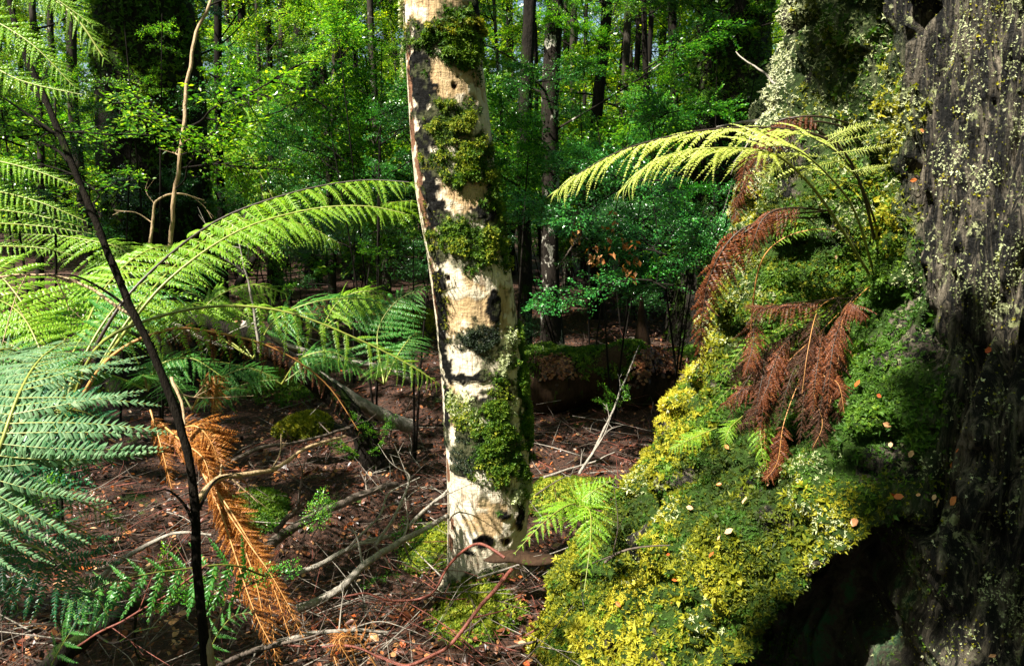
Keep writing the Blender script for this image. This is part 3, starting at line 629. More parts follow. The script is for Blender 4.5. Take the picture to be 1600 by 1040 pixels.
# tree fern in the left middle distance
fc = thing('tree_fern', 'tree fern in the left middle ground with long arching bright fronds reaching the pale trunk', 'fern', tuple(P(110, 660, 2.5)))
frond(fc, PP((110, 640, 2.45), (150, 540, 2.4), (215, 445, 2.45), (330, 350, 2.6), (450, 303, 2.68), (560, 282, 2.72), (648, 285, 2.7)), 'bright', .27, 30, up=(-.1, -.35, .9), droop=.30, sweep=14, r0=.007, rach='stipe_dark', start=.30)
frond(fc, PP((110, 650, 2.4), (180, 540, 2.35), (260, 440, 2.4), (370, 362, 2.5), (480, 328, 2.58), (570, 322, 2.6), (640, 335, 2.6)), 'bright', .17, 30, up=(-.1, -.25, .95), droop=.22, sweep=18, r0=.006, rach='stipe_green', start=.34)
frond(fc, PP((105, 650, 2.3), (150, 545, 2.2), (230, 500, 2.2), (340, 478, 2.25), (450, 488, 2.3), (560, 530, 2.35), (640, 570, 2.38), (684, 598, 2.4)), 'bright', .17, 32, up=(.1, -.5, .85), droop=.42, sweep=12, r0=.006, rach='stipe_green', start=.2)
frond(fc, PP((100, 650, 2.6), (130, 520, 2.8), (180, 430, 3.0), (250, 385, 3.2), (330, 400, 3.3)), 'bright', .34, 26, up=(0, -.3, .95), droop=.12, sweep=14, r0=.006, start=.3)
frond(fc, PP((95, 650, 2.6), (60, 520, 2.7), (0, 430, 2.8), (-80, 380, 2.9)), 'bright', .32, 24, up=(0, -.3, .95), droop=.12, sweep=14, r0=.006, start=.3)
frond(fc, PP((105, 650, 2.5), (100, 540, 2.7), (130, 470, 3.0), (200, 440, 3.3)), 'green', .30, 22, up=(0, -.4, .9), droop=.15, sweep=14, r0=.006, start=.3)
frond(fc, PP((100, 650, 2.4), (130, 560, 2.5), (190, 470, 2.6), (270, 420, 2.8), (360, 410, 3.0)), 'green', .22, 22, up=(0, -.35, .93), droop=.2, sweep=16, r0=.006, start=.3)
frond(fc, PP((110, 660, 2.3), (90, 600, 2.3), (20, 560, 2.35), (-60, 560, 2.4)), 'green', .24, 18, up=(0, -.5, .85), droop=.2, sweep=14, r0=.006, start=.3)
frond(fc, PP((110, 650, 2.35), (170, 560, 2.3), (260, 515, 2.3), (340, 520, 2.35), (430, 545, 2.4), (510, 600, 2.5), (565, 680, 2.55)), 'brown', .10, 34, up=(.1, -.5, .85), droop=.5, sweep=10, r0=.006, rach='stipe_tan', start=.3)
# fronds of ferns farther back
for pts, sty, L, lab in (([(395, 560, 4.6), (430, 500, 4.6), (500, 470, 4.6), (580, 470, 4.7), (650, 500, 4.7)], 'green', .35, 'small green fern in half shade just left of the pale trunk'),
                         ([(600, 600, 4.4), (590, 520, 4.6), (620, 470, 4.7), (665, 450, 4.7)], 'green', .28, 'fern behind the pale trunk with short upright green fronds'),
                         ([(470, 400, 7.5), (400, 260, 7.4), (350, 215, 7.3), (300, 200, 7.3)], 'bright', .9, 'distant tree fern with one pale frond glowing among the background leaves'),
                         ([(300, 520, 4.6), (330, 470, 4.6), (390, 445, 4.7), (450, 460, 4.7)], 'bright', .26, 'sunlit low fern just beyond the standing bare twig'),
                         ([(500, 520, 5.2), (530, 470, 5.2), (580, 455, 5.2), (640, 480, 5.2)], 'bright', .28, 'light green fern in the middle distance above the grey fallen branches'),
                         ([(440, 600, 4.3), (470, 560, 4.2), (520, 550, 4.2), (570, 580, 4.2)], 'green', .20, 'small fern among the grey fallen branches'),
                         ([(230, 610, 3.0), (250, 570, 3.0), (300, 560, 3.0), (350, 590, 3.0)], 'green', .16, 'small dim fern under the arching fronds right of the dark sapling'),
                         ([(300, 640, 4.0), (330, 600, 4.0), (385, 575, 4.0), (430, 590, 4.0)], 'green', .22, 'low fern on the dark bank below the leaning grey branch')):
    ft = thing('fern', lab, 'fern', tuple(P(*pts[0])))
    frond(ft, PP(*pts), sty, L, 20, up=(0, -.4, .9), droop=.2, sweep=14, r0=.006, start=.15)
    for k in range(3):
        q = [P(*pts[0])]; a = random.uniform(0, 6.28); Lf = (P(*pts[-1]) - P(*pts[0])).length
        for m in (.35, .7, 1.0): q.append(q[0] + Vector((math.cos(a) * Lf * m, math.sin(a) * Lf * m * .7, Lf * (.7 * m - .35 * m * m))))
        frond(ft, q, sty, L * .7, 18, up=(0, -.1, 1), droop=.2, sweep=14, r0=.005, start=.15)

# fern growing out of the cleft of the giant tree
fd = thing('cleft_fern', 'fern rooted in the cleft of the giant tree with long yellow-green fronds arching left', 'fern', tuple(P(1368, 440, 2.2)))
frond(fd, PP((1378, 430, 2.22), (1345, 290, 2.0), (1300, 222, 1.9), (1210, 200, 1.86), (1090, 205, 1.84), (980, 232, 1.82), (910, 268, 1.80), (866, 300, 1.78)), 'yellow', .16, 30, up=(-.3, -.35, .9), droop=.12, sweep=50, r0=.0045, rach='stipe_dark', start=.34, prof=lambda t: min(1, .55 + 1.5 * t) * max(.03, 1 - t) ** .5)
frond(fd, PP((1362, 435, 2.2), (1290, 320, 1.98), (1235, 258, 1.85), (1190, 236, 1.76), (1110, 232, 1.72), (1030, 248, 1.7), (966, 300, 1.68)), 'yellow', .14, 26, up=(-.3, -.4, .85), droop=.10, sweep=50, r0=.0045, rach='stipe_green', start=.42, prof=lambda t: min(1, .6 + 1.2 * t) * max(.03, 1 - t) ** .5)
frond(fd, PP((1368, 435, 2.2), (1335, 330, 2.0), (1290, 270, 1.86), (1240, 232, 1.78), (1190, 228, 1.74)), 'yellow', .17, 9, up=(.3, -.55, .8), droop=.10, sweep=0, r0=.004, rach='stipe_green', start=.45, sides=(1,), prof=lambda t: 1 - .3 * t)
frond(fd, PP((1385, 400, 2.2), (1350, 300, 2.0), (1315, 245, 1.9), (1260, 210, 1.84)), 'yellow', .16, 7, up=(.3, -.55, .8), droop=-.05, sweep=5, r0=.004, rach='stipe_dark', start=.4, sides=(1,), prof=lambda t: 1 - .3 * t)
for q in ([(1285, 215, 1.9), (1350, 198, 1.88), (1408, 196, 1.88)], [(1270, 230, 1.88), (1340, 215, 1.86), (1412, 200, 1.86)], [(1300, 240, 1.88), (1360, 232, 1.86), (1412, 222, 1.86)], [(1330, 268, 1.92), (1365, 262, 1.9), (1400, 256, 1.9)],
          [(1262, 232, 1.86), (1215, 262, 1.84), (1180, 300, 1.84)], [(1290, 222, 1.88), (1330, 200, 1.87), (1372, 186, 1.87)], [(1340, 290, 1.95), (1300, 282, 1.92), (1262, 290, 1.9)], [(1230, 240, 1.84), (1195, 270, 1.82), (1160, 275, 1.82)], [(1320, 250, 1.9), (1270, 262, 1.88), (1228, 288, 1.87)]):
    frond(fd, PP(*q), 'yellow', .020, 26, up=(0, -.8, .5), droop=.1, sweep=25, r0=.0016, rach='stipe_green', start=.05)
frond(fc, PP((95, 660, 2.5), (110, 560, 2.6), (160, 500, 2.8), (250, 470, 3.0), (330, 480, 3.1)), 'bright', .20, 24, up=(0, -.35, .9), droop=.2, sweep=16, r0=.005, start=.3)
frond(fc, PP((95, 660, 2.5), (60, 540, 2.6), (20, 480, 2.7), (-60, 450, 2.8)), 'bright', .22, 22, up=(0, -.35, .9), droop=.2, sweep=16, r0=.005, start=.3)
frond(fc, PP((100, 660, 2.6), (150, 500, 3.2), (200, 400, 3.6), (120, 372, 3.7), (20, 365, 3.7)), 'bright', .26, 26, up=(0, -.3, .95), droop=.15, sweep=16, r0=.005, start=.4)
frond(fc, PP((110, 650, 2.4), (200, 500, 2.5), (290, 400, 2.7), (380, 345, 2.9), (470, 350, 3.0), (530, 380, 3.05)), 'bright', .18, 28, up=(-.1, -.25, .95), droop=.35, sweep=16, r0=.005, start=.4)
# one strap-like frond standing on its stalk in the niche
fe = thing('small_fern', 'single narrow green frond curving over on a tall bare stalk above the dead fern', 'fern', tuple(P(1170, 570, 2.25)))
frond(fe, PP((1172, 570, 2.2), (1176, 480, 2.1), (1190, 408, 2.02), (1225, 372, 1.98), (1275, 358, 1.96), (1308, 362, 1.96)), 'small', .022, 24, up=(-.1, -.8, .55), droop=.1, sweep=20, r0=.003, rach='stipe_tan', start=.5)
for pts, L, lab in (([(1245, 500, 2.2), (1205, 525, 2.1), (1160, 545, 2.05), (1120, 610, 2.05)], .045, 'pale green frond pointing down-left above the heap of dead fern'),
                    ([(1275, 495, 2.2), (1240, 500, 2.1), (1200, 522, 2.06)], .025, 'tiny narrow green frond between the brown stalks of the dead fern'),
                    ([(1235, 560, 2.1), (1190, 585, 2.05), (1150, 600, 2.03), (1115, 632, 2.03)], .040, 'thin yellowish frond lying on the edge of the dead fern heap'),
                    ([(1212, 640, 2.1), (1190, 660, 2.0), (1190, 700, 1.97), (1197, 735, 1.97)], .050, 'bright green frond hanging straight down below the dead fern'),
                    ([(1120, 668, 2.2), (1080, 685, 2.15), (1045, 705, 2.13)], .045, 'pale small frond lying on the yellow moss left of the dead fern'),
                    ([(1160, 650, 2.2), (1140, 670, 2.1), (1130, 700, 2.1)], .040, 'small green frond half hidden at the left foot of the dead fern')):
    ft = thing('small_fern', lab, 'fern', tuple(P(*pts[0])))
    frond(ft, PP(*pts), 'pinn', L, 15, up=(-.2, -.75, .6), droop=.15, sweep=22, r0=.002, start=.1)
# the small fern at the foot of the moss, two fronds
ff = thing('small_fern', 'bright fern with two broad spread fronds between the pale trunk and the mossy root', 'fern', tuple(P(905, 812, 2.3)))
frond(ff, PP((905, 812, 2.3), (903, 790, 2.2), (885, 790, 2.12), (850, 815, 2.05), (800, 868, 2.0)), 'pinn', .115, 17, up=(-.1, -.6, .8), droop=.2, sweep=22, r0=.003, start=.12, prof=lambda t: min(1, .8 + t) * max(.04, 1 - t) ** .8)
frond(ff, PP((905, 812, 2.3), (908, 792, 2.2), (922, 800, 2.1), (922, 850, 2.0), (912, 928, 1.93)), 'pinn', .115, 18, up=(.1, -.75, .65), droop=.12, sweep=18, r0=.003, start=.12, prof=lambda t: min(1, .8 + t) * max(.04, 1 - t) ** .8)
frond(ff, PP((905, 812, 2.3), (908, 785, 2.3), (925, 768, 2.3), (965, 745, 2.33)), 'pinn', .08, 14, up=(0, -.5, .85), droop=.1, sweep=18, r0=.003, start=.12)
# dead fern heap in the niche
fg = thing('dead_fern', 'heap of dead rust-brown fern fronds hanging in the niche of the giant tree', 'fern', tuple(P(1330, 480, 2.25)))
dead = [[(1345, 455, 2.2), (1300, 490, 2.08), (1230, 530, 2.02), (1170, 590, 2.0), (1135, 660, 2.0)], [(1340, 460, 2.2), (1310, 500, 2.05), (1290, 560, 1.98), (1300, 620, 1.96), (1312, 660, 1.96)],
        [(1330, 470, 2.2), (1280, 520, 2.05), (1220, 580, 2.0), (1195, 660, 1.97), (1200, 745, 1.97)], [(1300, 500, 2.1), (1240, 560, 2.0), (1215, 600, 1.98), (1160, 650, 2.0)],
        [(1330, 480, 2.15), (1290, 540, 2.0), (1260, 600, 1.97), (1250, 690, 1.95)], [(1270, 520, 2.1), (1210, 590, 2.02), (1160, 610, 2.0), (1120, 640, 2.03)],
        [(1350, 450, 2.15), (1330, 470, 2.02), (1335, 480, 1.98), (1352, 498, 1.97)], [(1300, 510, 2.1), (1285, 580, 1.97), (1310, 600, 1.94), (1320, 650, 1.93)],
        [(1260, 560, 2.0), (1220, 620, 1.96), (1185, 640, 1.97), (1150, 672, 1.99)], [(1290, 530, 2.05), (1270, 600, 1.96), (1285, 660, 1.94), (1270, 700, 1.94)],
        [(1250, 590, 2.0), (1225, 660, 1.96), (1215, 720, 1.96), (1195, 750, 1.97)], [(1240, 540, 2.08), (1200, 560, 2.02), (1165, 570, 2.02), (1140, 600, 2.03)],
        [(1345, 450, 2.2), (1290, 470, 2.1), (1215, 480, 2.06), (1165, 478, 2.05)], [(1360, 445, 2.2), (1320, 490, 2.06), (1310, 560, 1.98), (1295, 640, 1.95)]]
for k in range(9):
    a_ = (random.uniform(1190, 1350), random.uniform(470, 560)); dx = random.uniform(-60, 20); dead.append([(1340 - 40 * random.random(), 465, 2.15), (*a_, 2.03), (a_[0] + dx * .6, a_[1] + 60, 1.95), (a_[0] + dx, a_[1] + random.uniform(100, 180), 1.93)])
for q in dead: frond(fg, PP(*q), random.choice(['brown', 'brown', 'umber']), random.uniform(.045, .075), 26, up=(-.2, -.7, .6), droop=.45, sweep=25, r0=.0015, rach=random.choice(['stipe_dark', 'stipe_dark', 'stipe_dark', 'stipe_tan']), start=.35, jitter=.25)
# dead fronds hanging over the left edge of the giant tree
fh = thing('dead_fern', 'curtain of drooping dead brown fronds beside the giant tree', 'fern', tuple(P(1330, 215, 2.15)))
for q, L in (([(1350, 200, 2.1), (1280, 182, 2.0), (1215, 192, 2.02), (1172, 240, 2.1), (1152, 320, 2.15), (1148, 345, 2.15)], .07), ([(1340, 205, 2.1), (1270, 190, 2.02), (1200, 215, 2.06), (1165, 290, 2.12), (1140, 330, 2.15)], .06),
             ([(1320, 230, 2.1), (1230, 185, 2.0), (1170, 240, 2.12), (1160, 300, 2.16)], .06), ([(1290, 330, 2.2), (1215, 338, 2.12), (1150, 365, 2.1), (1110, 430, 2.12), (1096, 510, 2.15), (1092, 595, 2.17)], .10), ([(1280, 340, 2.2), (1200, 345, 2.1), (1140, 385, 2.12), (1105, 460, 2.15), (1098, 560, 2.17)], .08),
             ([(1300, 330, 2.2), (1230, 325, 2.1), (1190, 345, 2.08), (1170, 410, 2.08)], .08)):
    frond(fh, PP(*q), 'brown', L, 30, up=(-.3, -.7, .6), droop=.95, sweep=8, r0=.003, rach='stipe_dark', start=.22, jitter=.15)
# dead golden fronds standing in the lower left
fj = thing('dead_fern', 'tall dead golden fern fronds drooping to the ground right of the dark sapling', 'fern', tuple(P(300, 700, 2.6)))
for q, L in (([(300, 690, 2.6), (330, 750, 2.5), (365, 810, 2.42), (410, 880, 2.38), (450, 950, 2.35), (482, 1010, 2.33)], .075), ([(305, 700, 2.55), (340, 780, 2.45), (380, 860, 2.4), (420, 940, 2.35), (432, 1060, 2.3)], .085),
             ([(310, 710, 2.5), (350, 790, 2.42), (390, 850, 2.37), (425, 900, 2.33), (470, 980, 2.3)], .065), ([(300, 680, 2.6), (335, 760, 2.5), (375, 840, 2.4), (405, 930, 2.33), (415, 1030, 2.3)], .08),
             ([(250, 690, 2.6), (300, 665, 2.5), (330, 690, 2.48), (345, 740, 2.5)], .12), ([(250, 660, 2.6), (285, 690, 2.5), (320, 720, 2.45), (335, 790, 2.42)], .07), ([(235, 640, 2.6), (250, 690, 2.55), (270, 770, 2.5)], .06),
             ([(308, 720, 2.5), (345, 800, 2.42), (372, 880, 2.36), (400, 960, 2.3), (445, 1045, 2.25)], .07), ([(320, 740, 2.48), (368, 810, 2.40), (420, 900, 2.35), (455, 1000, 2.3)], .055), ([(300, 700, 2.6), (352, 760, 2.5), (395, 840, 2.42), (440, 910, 2.38)], .06),
             ([(300, 640, 3.3), (325, 590, 3.3), (335, 610, 3.3), (330, 660, 3.3)], .09)):
    frond(fj, PP(*q), 'gold', L * 1.1, 38, up=(-.2, -.7, .6), droop=.6, sweep=12, r0=.004, rach='stipe_tan', start=.12, jitter=.2)
fk = thing('dead_fern', 'small curled brown fern tip on the ground at the bottom edge', 'fern', tuple(G(560, 1035)))
for q in ([(560, 1045, 2.35), (540, 990, 2.3), (520, 1010, 2.25), (530, 1050, 2.2)], [(600, 1060, 2.3), (560, 1000, 2.25), (530, 1000, 2.2), (555, 1045, 2.2)]): frond(fk, PP(*q), 'gold', .05, 16, up=(-.1, -.7, .6), droop=.4, r0=.003, rach='stipe_tan', jitter=.15)
# coarse green fern low on the left
fl = thing('ground_fern', 'coarse green fern on the dark ground below the silvery fronds', 'fern', tuple(P(410, 900, 2.1)))
frond(fl, PP((415, 900, 2.1), (360, 882, 2.0), (290, 888, 1.95), (220, 898, 1.9), (160, 915, 1.88), (100, 950, 1.86)), 'sword', .150, 12, up=(-.15, -.75, .65), droop=.45, sweep=15, r0=.003, start=.08, sides=(-1,), prof=lambda t: 1 - .45 * t)
frond(fl, PP((415, 900, 2.1), (360, 882, 2.0), (290, 888, 1.95), (220, 898, 1.9), (160, 915, 1.88), (100, 950, 1.86)), 'sword', .085, 10, up=(-.15, -.75, .65), droop=-.2, sweep=25, r0=.003, start=.08, sides=(1,), prof=lambda t: 1 - .5 * t)
frond(fl, PP((320, 1060, 2.0), (330, 1010, 1.95), (360, 965, 1.95), (395, 955, 1.95)), 'sword', .055, 9, up=(-.1, -.8, .6), droop=.1, sweep=15, r0=.002, start=.1)
frond(fl, PP((60, 1080, 1.9), (90, 1020, 1.85), (125, 960, 1.85), (130, 935, 1.85)), 'sword', .06, 10, up=(-.1, -.8, .6), droop=.1, sweep=15, r0=.002, start=.1)
# ------------------------------------------------------------------ branches, sticks, logs
def stick(name, label, cat, pts, r0, r1, mat, twigs=0, tl=.25, sides=7, group=None, wig=.012, par=None, conv=True):
    q = [p if isinstance(p, Vector) else P(*p) for p in pts]; n = max(14, 8 * len(q)); C = spline(q, n)
    C = C + (np.stack([fbm(C + 31 * k, 7, 3) for k in range(3)], -1) - .5) * wig * 2 * np.minimum(1, np.arange(n) / 4)[:, None]
    o = np.array(C[0]); b = MB(); b.tube(C - o, np.linspace(r0, r1, n), sides, 0, .5, wob=.5)
    rads = np.linspace(r0, r1, n)
    if par is None:
        ob = thing(name, label, cat, tuple(o), group); b.build('stem', M[mat], ob)
    else: ob = par
    for k in range(twigs):
        i = random.randint(int(n * .2), n - 2); t = C[i + 1] - C[i]; t /= np.linalg.norm(t); L = tl * random.uniform(.5, 1.2)
        d = t * .8 + RNG.normal(size=3) * .7; d /= np.linalg.norm(d); d2 = d + RNG.normal(size=3) * .4
        w = spline([C[i], C[i] + d * L * .5, C[i] + d * L * .5 + d2 * L * .5], 9); bb = MB(); rr = min(rads[i] * .55, .005)
        bb.tube(w - o, np.linspace(rr, .0008, 9), 4, 0, .5, cap=False)
        for z in range(2):
            j = random.randint(3, 7); d3 = d2 + RNG.normal(size=3) * .8; d3 /= np.linalg.norm(d3) + 1e-9
            bb.tube(spline([w[j], w[j] + d3 * L * .3], 4) - o, np.linspace(rr * .5, .0006, 4), 3, 0, .5, cap=False)
        bb.build('twig', M[mat], ob)
    return ob, C

# mossy fallen log across the clearing
A0, A1 = G(825, 632), G(1120, 622)
C = spline([A0 + Vector((-.25, .1, .12)), A0 * .65 + A1 * .35 + Vector((0, -.05, .20)), A0 * .3 + A1 * .7 + Vector((0, .16, .10)), A1 + Vector((.7, .3, .15))], 70)
fallen = thing('fallen_log', 'dark rotting fallen log with moss and leaves on top behind the pale trunk', 'log', tuple(C[0]))
b = MB(); b.tube(C - C[0], .22 + .035 * np.sin(np.linspace(0, 15, 70)), 40, 0, .5, wob=.8); b.build('log_wood', M['bark_brown'], fallen)
b2 = MB(); b2.tube(C, .23 + .035 * np.sin(np.linspace(0, 15, 70)), 40, 0, .5, wob=.8); lv = b2.v[0].astype(float); lf = np.arange(70 - 1)[:, None] * 40
j = np.arange(40)[None]; lf = np.stack([lf + j, lf + (j + 1) % 40, lf + 40 + (j + 1) % 40, lf + 40 + j], -1).reshape(-1, 4)
ln = vnormals(lv, lf); up_ = smooth(.1, .7, ln[:, 2] if ln[:, 2].max() > .5 else -ln[:, 2])
if (ln * (lv - np.repeat(C, 40, 0))).sum(1).mean() < 0: ln = -ln
pz, iz = scatter(lv, lf, up_ * smooth(.50, .60, fbm(lv, 3, 3)), 5000, 8)
moss_mesh(pz - C[0], ln[iz], RNG.uniform(.015, .035, len(pz)), 0, RNG.random(len(pz)), .7).build('moss', M['moss_green'], fallen, kind='stuff')
pz, iz = scatter(lv, lf, up_ * smooth(.58, .48, fbm(lv, 3, 3)), 4200, 9)
LF = (np.array([[-.5, 0, .04], [-.22, -.26, .0], [.2, -.3, .05], [.52, 0, -.03], [.2, .28, .08], [-.2, .3, .03]]), np.array([[0, 1, 2], [0, 2, 3], [0, 3, 4], [0, 4, 5]]))
b = MB(); b.inst(*LF, pz - C[0] + ln[iz] * .01, frames(ln[iz] + RNG.normal(size=ln[iz].shape) * .4), RNG.uniform(.02, .04, len(pz)), 0); b.build('leaf_litter', M['litter'], fallen, kind='stuff')
q0 = G(1003, 600); st = thing('broken_stump', 'thin pointed broken stump standing in front of the fallen log', 'stump', tuple(q0))
b = MB(); b.tube(spline([Vector((0, 0, -.1)), Vector((0, .02, .25)), Vector((-.01, .03, .5)), Vector((-.02, .03, .68))], 20), np.linspace(.10, .004, 20), 12, 0, .5, wob=.7); b.build('splintered_wood', M['bark_brown'], st)

# leaning grey fallen branches left of the pale trunk
stick('fallen_branch', 'thick pale grey fallen branch sloping down to the right above the dark bank', 'branch', [(380, 505, 4.4), (430, 545, 4.5), (500, 590, 4.6), (580, 640, 4.75), (640, 665, 4.9)], .022, .045, 'stick_grey', 6, .3, 10)
stick('fallen_branch', 'thinner grey branch lying parallel above the thick pale one', 'branch', [(395, 500, 4.8), (450, 540, 4.8), (520, 560, 4.9), (600, 575, 5.0), (660, 600, 5.0)], .016, .022, 'stick_grey', 4, .35)
stick('leaning_trunk', 'dark leaning trunk below the grey branches with moss along its underside', 'trunk', [(270, 490, 4.2), (370, 520, 4.3), (460, 570, 4.45), (540, 640, 4.6), (590, 720, 4.7)], .04, .075, 'bark_moss', 0, .3, 14, wig=.03)
stick('fallen_branch', 'grey branch resting along the left bank behind the leaning dark trunk', 'branch', [(270, 505, 4.1), (310, 525, 4.1), (365, 545, 4.1)], .014, .006, 'stick_grey', 2, .2)
stick('standing_twig', 'pale forked dead twig standing in the clearing left of the pale trunk', 'twig', [(405, 550, 4.2), (395, 480, 4.2), (380, 410, 4.2), (370, 370, 4.2)], .008, .003, 'stick_grey', 5, .35)
stick('standing_twig', 'mossy short stub leaning right among the bare twigs', 'twig', [(372, 448, 5.5), (385, 425, 5.5), (398, 402, 5.5)], .03, .02, 'bark_moss', 0)
# dead branches over the dark hollow, lower left
S = [('long tan dead branch curving up to the right from the dark sapling', [(300, 790, 2.3), (340, 748, 2.45), (420, 735, 2.6), (480, 700, 2.8), (540, 682, 3.0)], .010, .005, 'stick_tan', 3),
     ('dark dead branch arching across the brown leaf litter', [(350, 730, 2.9), (400, 700, 3.0), (470, 690, 3.2), (545, 668, 3.4)], .009, .005, 'stick_dark', 3),
     ('thick dark branch running up right over the black hollow', [(412, 858, 2.8), (455, 825, 2.9), (520, 795, 3.05), (570, 772, 3.2), (620, 755, 3.4)], .020, .013, 'stick_dark', 3),
     ('slim grey branch rising from the dead fern to the pale trunk', [(445, 905, 2.6), (500, 880, 2.65), (560, 850, 2.75), (620, 832, 2.85), (665, 795, 2.95), (700, 765, 3.0)], .010, .006, 'stick_grey', 4),
     ('stout grey branch below the slim one with its dark lower end', [(465, 950, 2.55), (520, 925, 2.6), (570, 880, 2.65), (630, 845, 2.75), (700, 805, 2.9)], .015, .009, 'stick_grey', 2),
     ('pale thin branch fanning upward above the black hollow', [(588, 850, 2.7), (620, 800, 2.75), (640, 750, 2.8), (632, 735, 2.8)], .006, .003, 'stick_grey', 2),
     ('whip-like grey twig crossing the fanning branches', [(540, 860, 2.7), (590, 810, 2.75), (610, 770, 2.8), (655, 745, 2.9)], .005, .002, 'stick_grey', 2),
     ('short forked dark branch at the edge of the green mossy patch', [(430, 830, 2.7), (450, 805, 2.7), (475, 785, 2.75)], .010, .006, 'stick_dark', 2),
     ('low grey branch lying flat near the bottom edge', [(425, 1005, 2.35), (480, 990, 2.38), (540, 985, 2.4), (610, 985, 2.45)], .009, .004, 'stick_grey', 3),
     ('red-brown thin branch zigzagging below the pale trunk', [(535, 932, 2.55), (570, 925, 2.55), (615, 938, 2.6), (670, 930, 2.6), (700, 885, 2.6), (745, 850, 2.55), (790, 872, 2.5)], .003, .005, 'stick_red', 4),
     ('big red-brown branch rising from the bottom edge toward the mossy root', [(440, 1008, 2.2), (540, 1010, 2.2), (600, 1030, 2.2), (640, 1038, 2.2), (700, 1010, 2.25), (740, 960, 2.3), (800, 890, 2.45)], .003, .0065, 'stick_red', 4),
     ('dark thin twig lying on the moss of the big root', [(945, 878, 2.15), (985, 858, 2.12), (1045, 850, 2.1)], .004, .0015, 'stick_dark', 1),
     ('greyish twig slanting over the red litter right of the pale trunk', [(850, 745, 3.9), (900, 730, 4.0), (960, 705, 4.1)], .007, .003, 'stick_grey', 2),
     ('thin dead sapling leaning right in front of the fallen log', [(905, 740, 3.9), (940, 680, 4.1), (975, 600, 4.4), (1000, 540, 4.6)], .008, .003, 'stick_grey', 3),
     ('pale twig standing curved beside the dark sapling', [(268, 590, 1.75), (284, 630, 1.72), (288, 665, 1.7)], .004, .0025, 'stick_tan', 0),
     ('pale lichen-dotted branch arching left behind the dark sapling', [(330, 835, 2.1), (280, 832, 2.1), (230, 850, 2.1), (180, 880, 2.1), (140, 925, 2.1)], .003, .008, 'stick_grey', 3),
     ('thin curved branch above the low green fern', [(278, 875, 2.15), (245, 880, 2.15), (205, 900, 2.15)], .003, .005, 'stick_tan', 1),
     ('light brown root lying at the foot of the dark sapling', [(322, 985, 1.62), (326, 1010, 1.6), (330, 1050, 1.6)], .006, .008, 'stick_tan', 0),
     ('grey log end in the lower left corner under the low fern', [(60, 1060, 2.0), (120, 1000, 2.1), (190, 960, 2.2), (260, 930, 2.35)], .03, .015, 'bark_moss', 3),
     ('long diagonal branch from the corner passing under the low fern', [(330, 1045, 2.0), (385, 1020, 2.05), (440, 1005, 2.1)], .006, .008, 'stick_dark', 1),
     ('reddish twig bent over the low fern at the left', [(120, 1010, 1.95), (200, 965, 1.95), (260, 925, 1.95), (330, 880, 1.95)], .003, .002, 'stick_red', 3),
     ('thin dead twig arching in from the left edge above the silvery fronds', [(-20, 436, 1.8), (80, 430, 1.8), (140, 450, 1.78), (205, 492, 1.72)], .0025, .004, 'stick_tan', 1),
     ('lichen-crusted dead branch stub sticking left from the giant tree', [(1215, 195, 2.5), (1190, 188, 2.55), (1160, 192, 2.6), (1120, 200, 2.65)], .008, .003, 'stick_grey', 2),
     ('thin bare branch pointing up-left beside the giant tree', [(1213, 132, 2.5), (1185, 110, 2.6), (1148, 84, 2.7)], .004, .002, 'stick_grey', -1)]
for lab, pts, r0, r1, mt, tw in S:
    stick('dead_branch', lab, 'branch', pts, r0, r1, mt, tw + 1, .22)
# slab of bark at the base
q = P(815, 875, 2.72); sb = thing('bark_slab', 'flat dark slab of fallen bark at the foot of the pale trunk', 'bark', tuple(q))
b = MB(); b.tube(spline([(-.13, 0, .0), (-.04, .01, .012), (.05, 0, .008), (.12, -.01, .014)], 16), [.003, .012, .018, .022, .024, .026, .027, .027, .026, .026, .025, .024, .022, .02, .015, .008], 10, 0, .5, wob=.8)
b.v[0] = b.v[0] * np.array([1, 1.6, .62], dtype=np.float32); b.build('bark_sheet', M['bark_brown'], sb)

# many small twigs and leaves on the floor
def in_front(n, x0, x1, y0, y1): return RNG.uniform(x0, x1, n), RNG.uniform(y0, y1, n)
def gnorm(x, y):
    e = .03; n = np.stack([(gh(x - e, y) - gh(x + e, y)) / (2 * e), (gh(x, y - e) - gh(x, y + e)) / (2 * e), np.ones_like(x)], -1); return n / np.linalg.norm(n, axis=1)[:, None]
N = 56000; yy = 1.4 + 8.5 * RNG.random(N) ** 1.5; xx = RNG.uniform(-.85, .75, N) * (yy + .5)
nn = gnorm(xx, yy); pt = np.stack([xx, yy, gh(xx, yy) + RNG.uniform(.002, .03, N)], -1)
b = MB(); b.inst(*LF, pt, frames(nn + RNG.normal(size=nn.shape) * .45), np.exp(RNG.normal(-4.15, .42, N)) * (1 + .06 * yy), 0, np.clip(RNG.random(N) ** 1.3 * (.6 + .8 * fbm(pt, 1.5, 3)), 0, 1))
b.build('leaf_litter', M['litter'], kind='stuff')
N = 1500; yy = 1.6 + 6 * RNG.random(N) ** 1.4; xx = RNG.uniform(-.8, .5, N) * (yy + .3); nn = gnorm(xx, yy); pt = np.stack([xx, yy, gh(xx, yy) + .02], -1)
b = MB(); b.inst(*LF, pt, frames(nn + RNG.normal(size=nn.shape) * .5), RNG.uniform(.02, .035, N), 0); b.build('orange_leaf_litter', M['litter_orange'], kind='stuff')
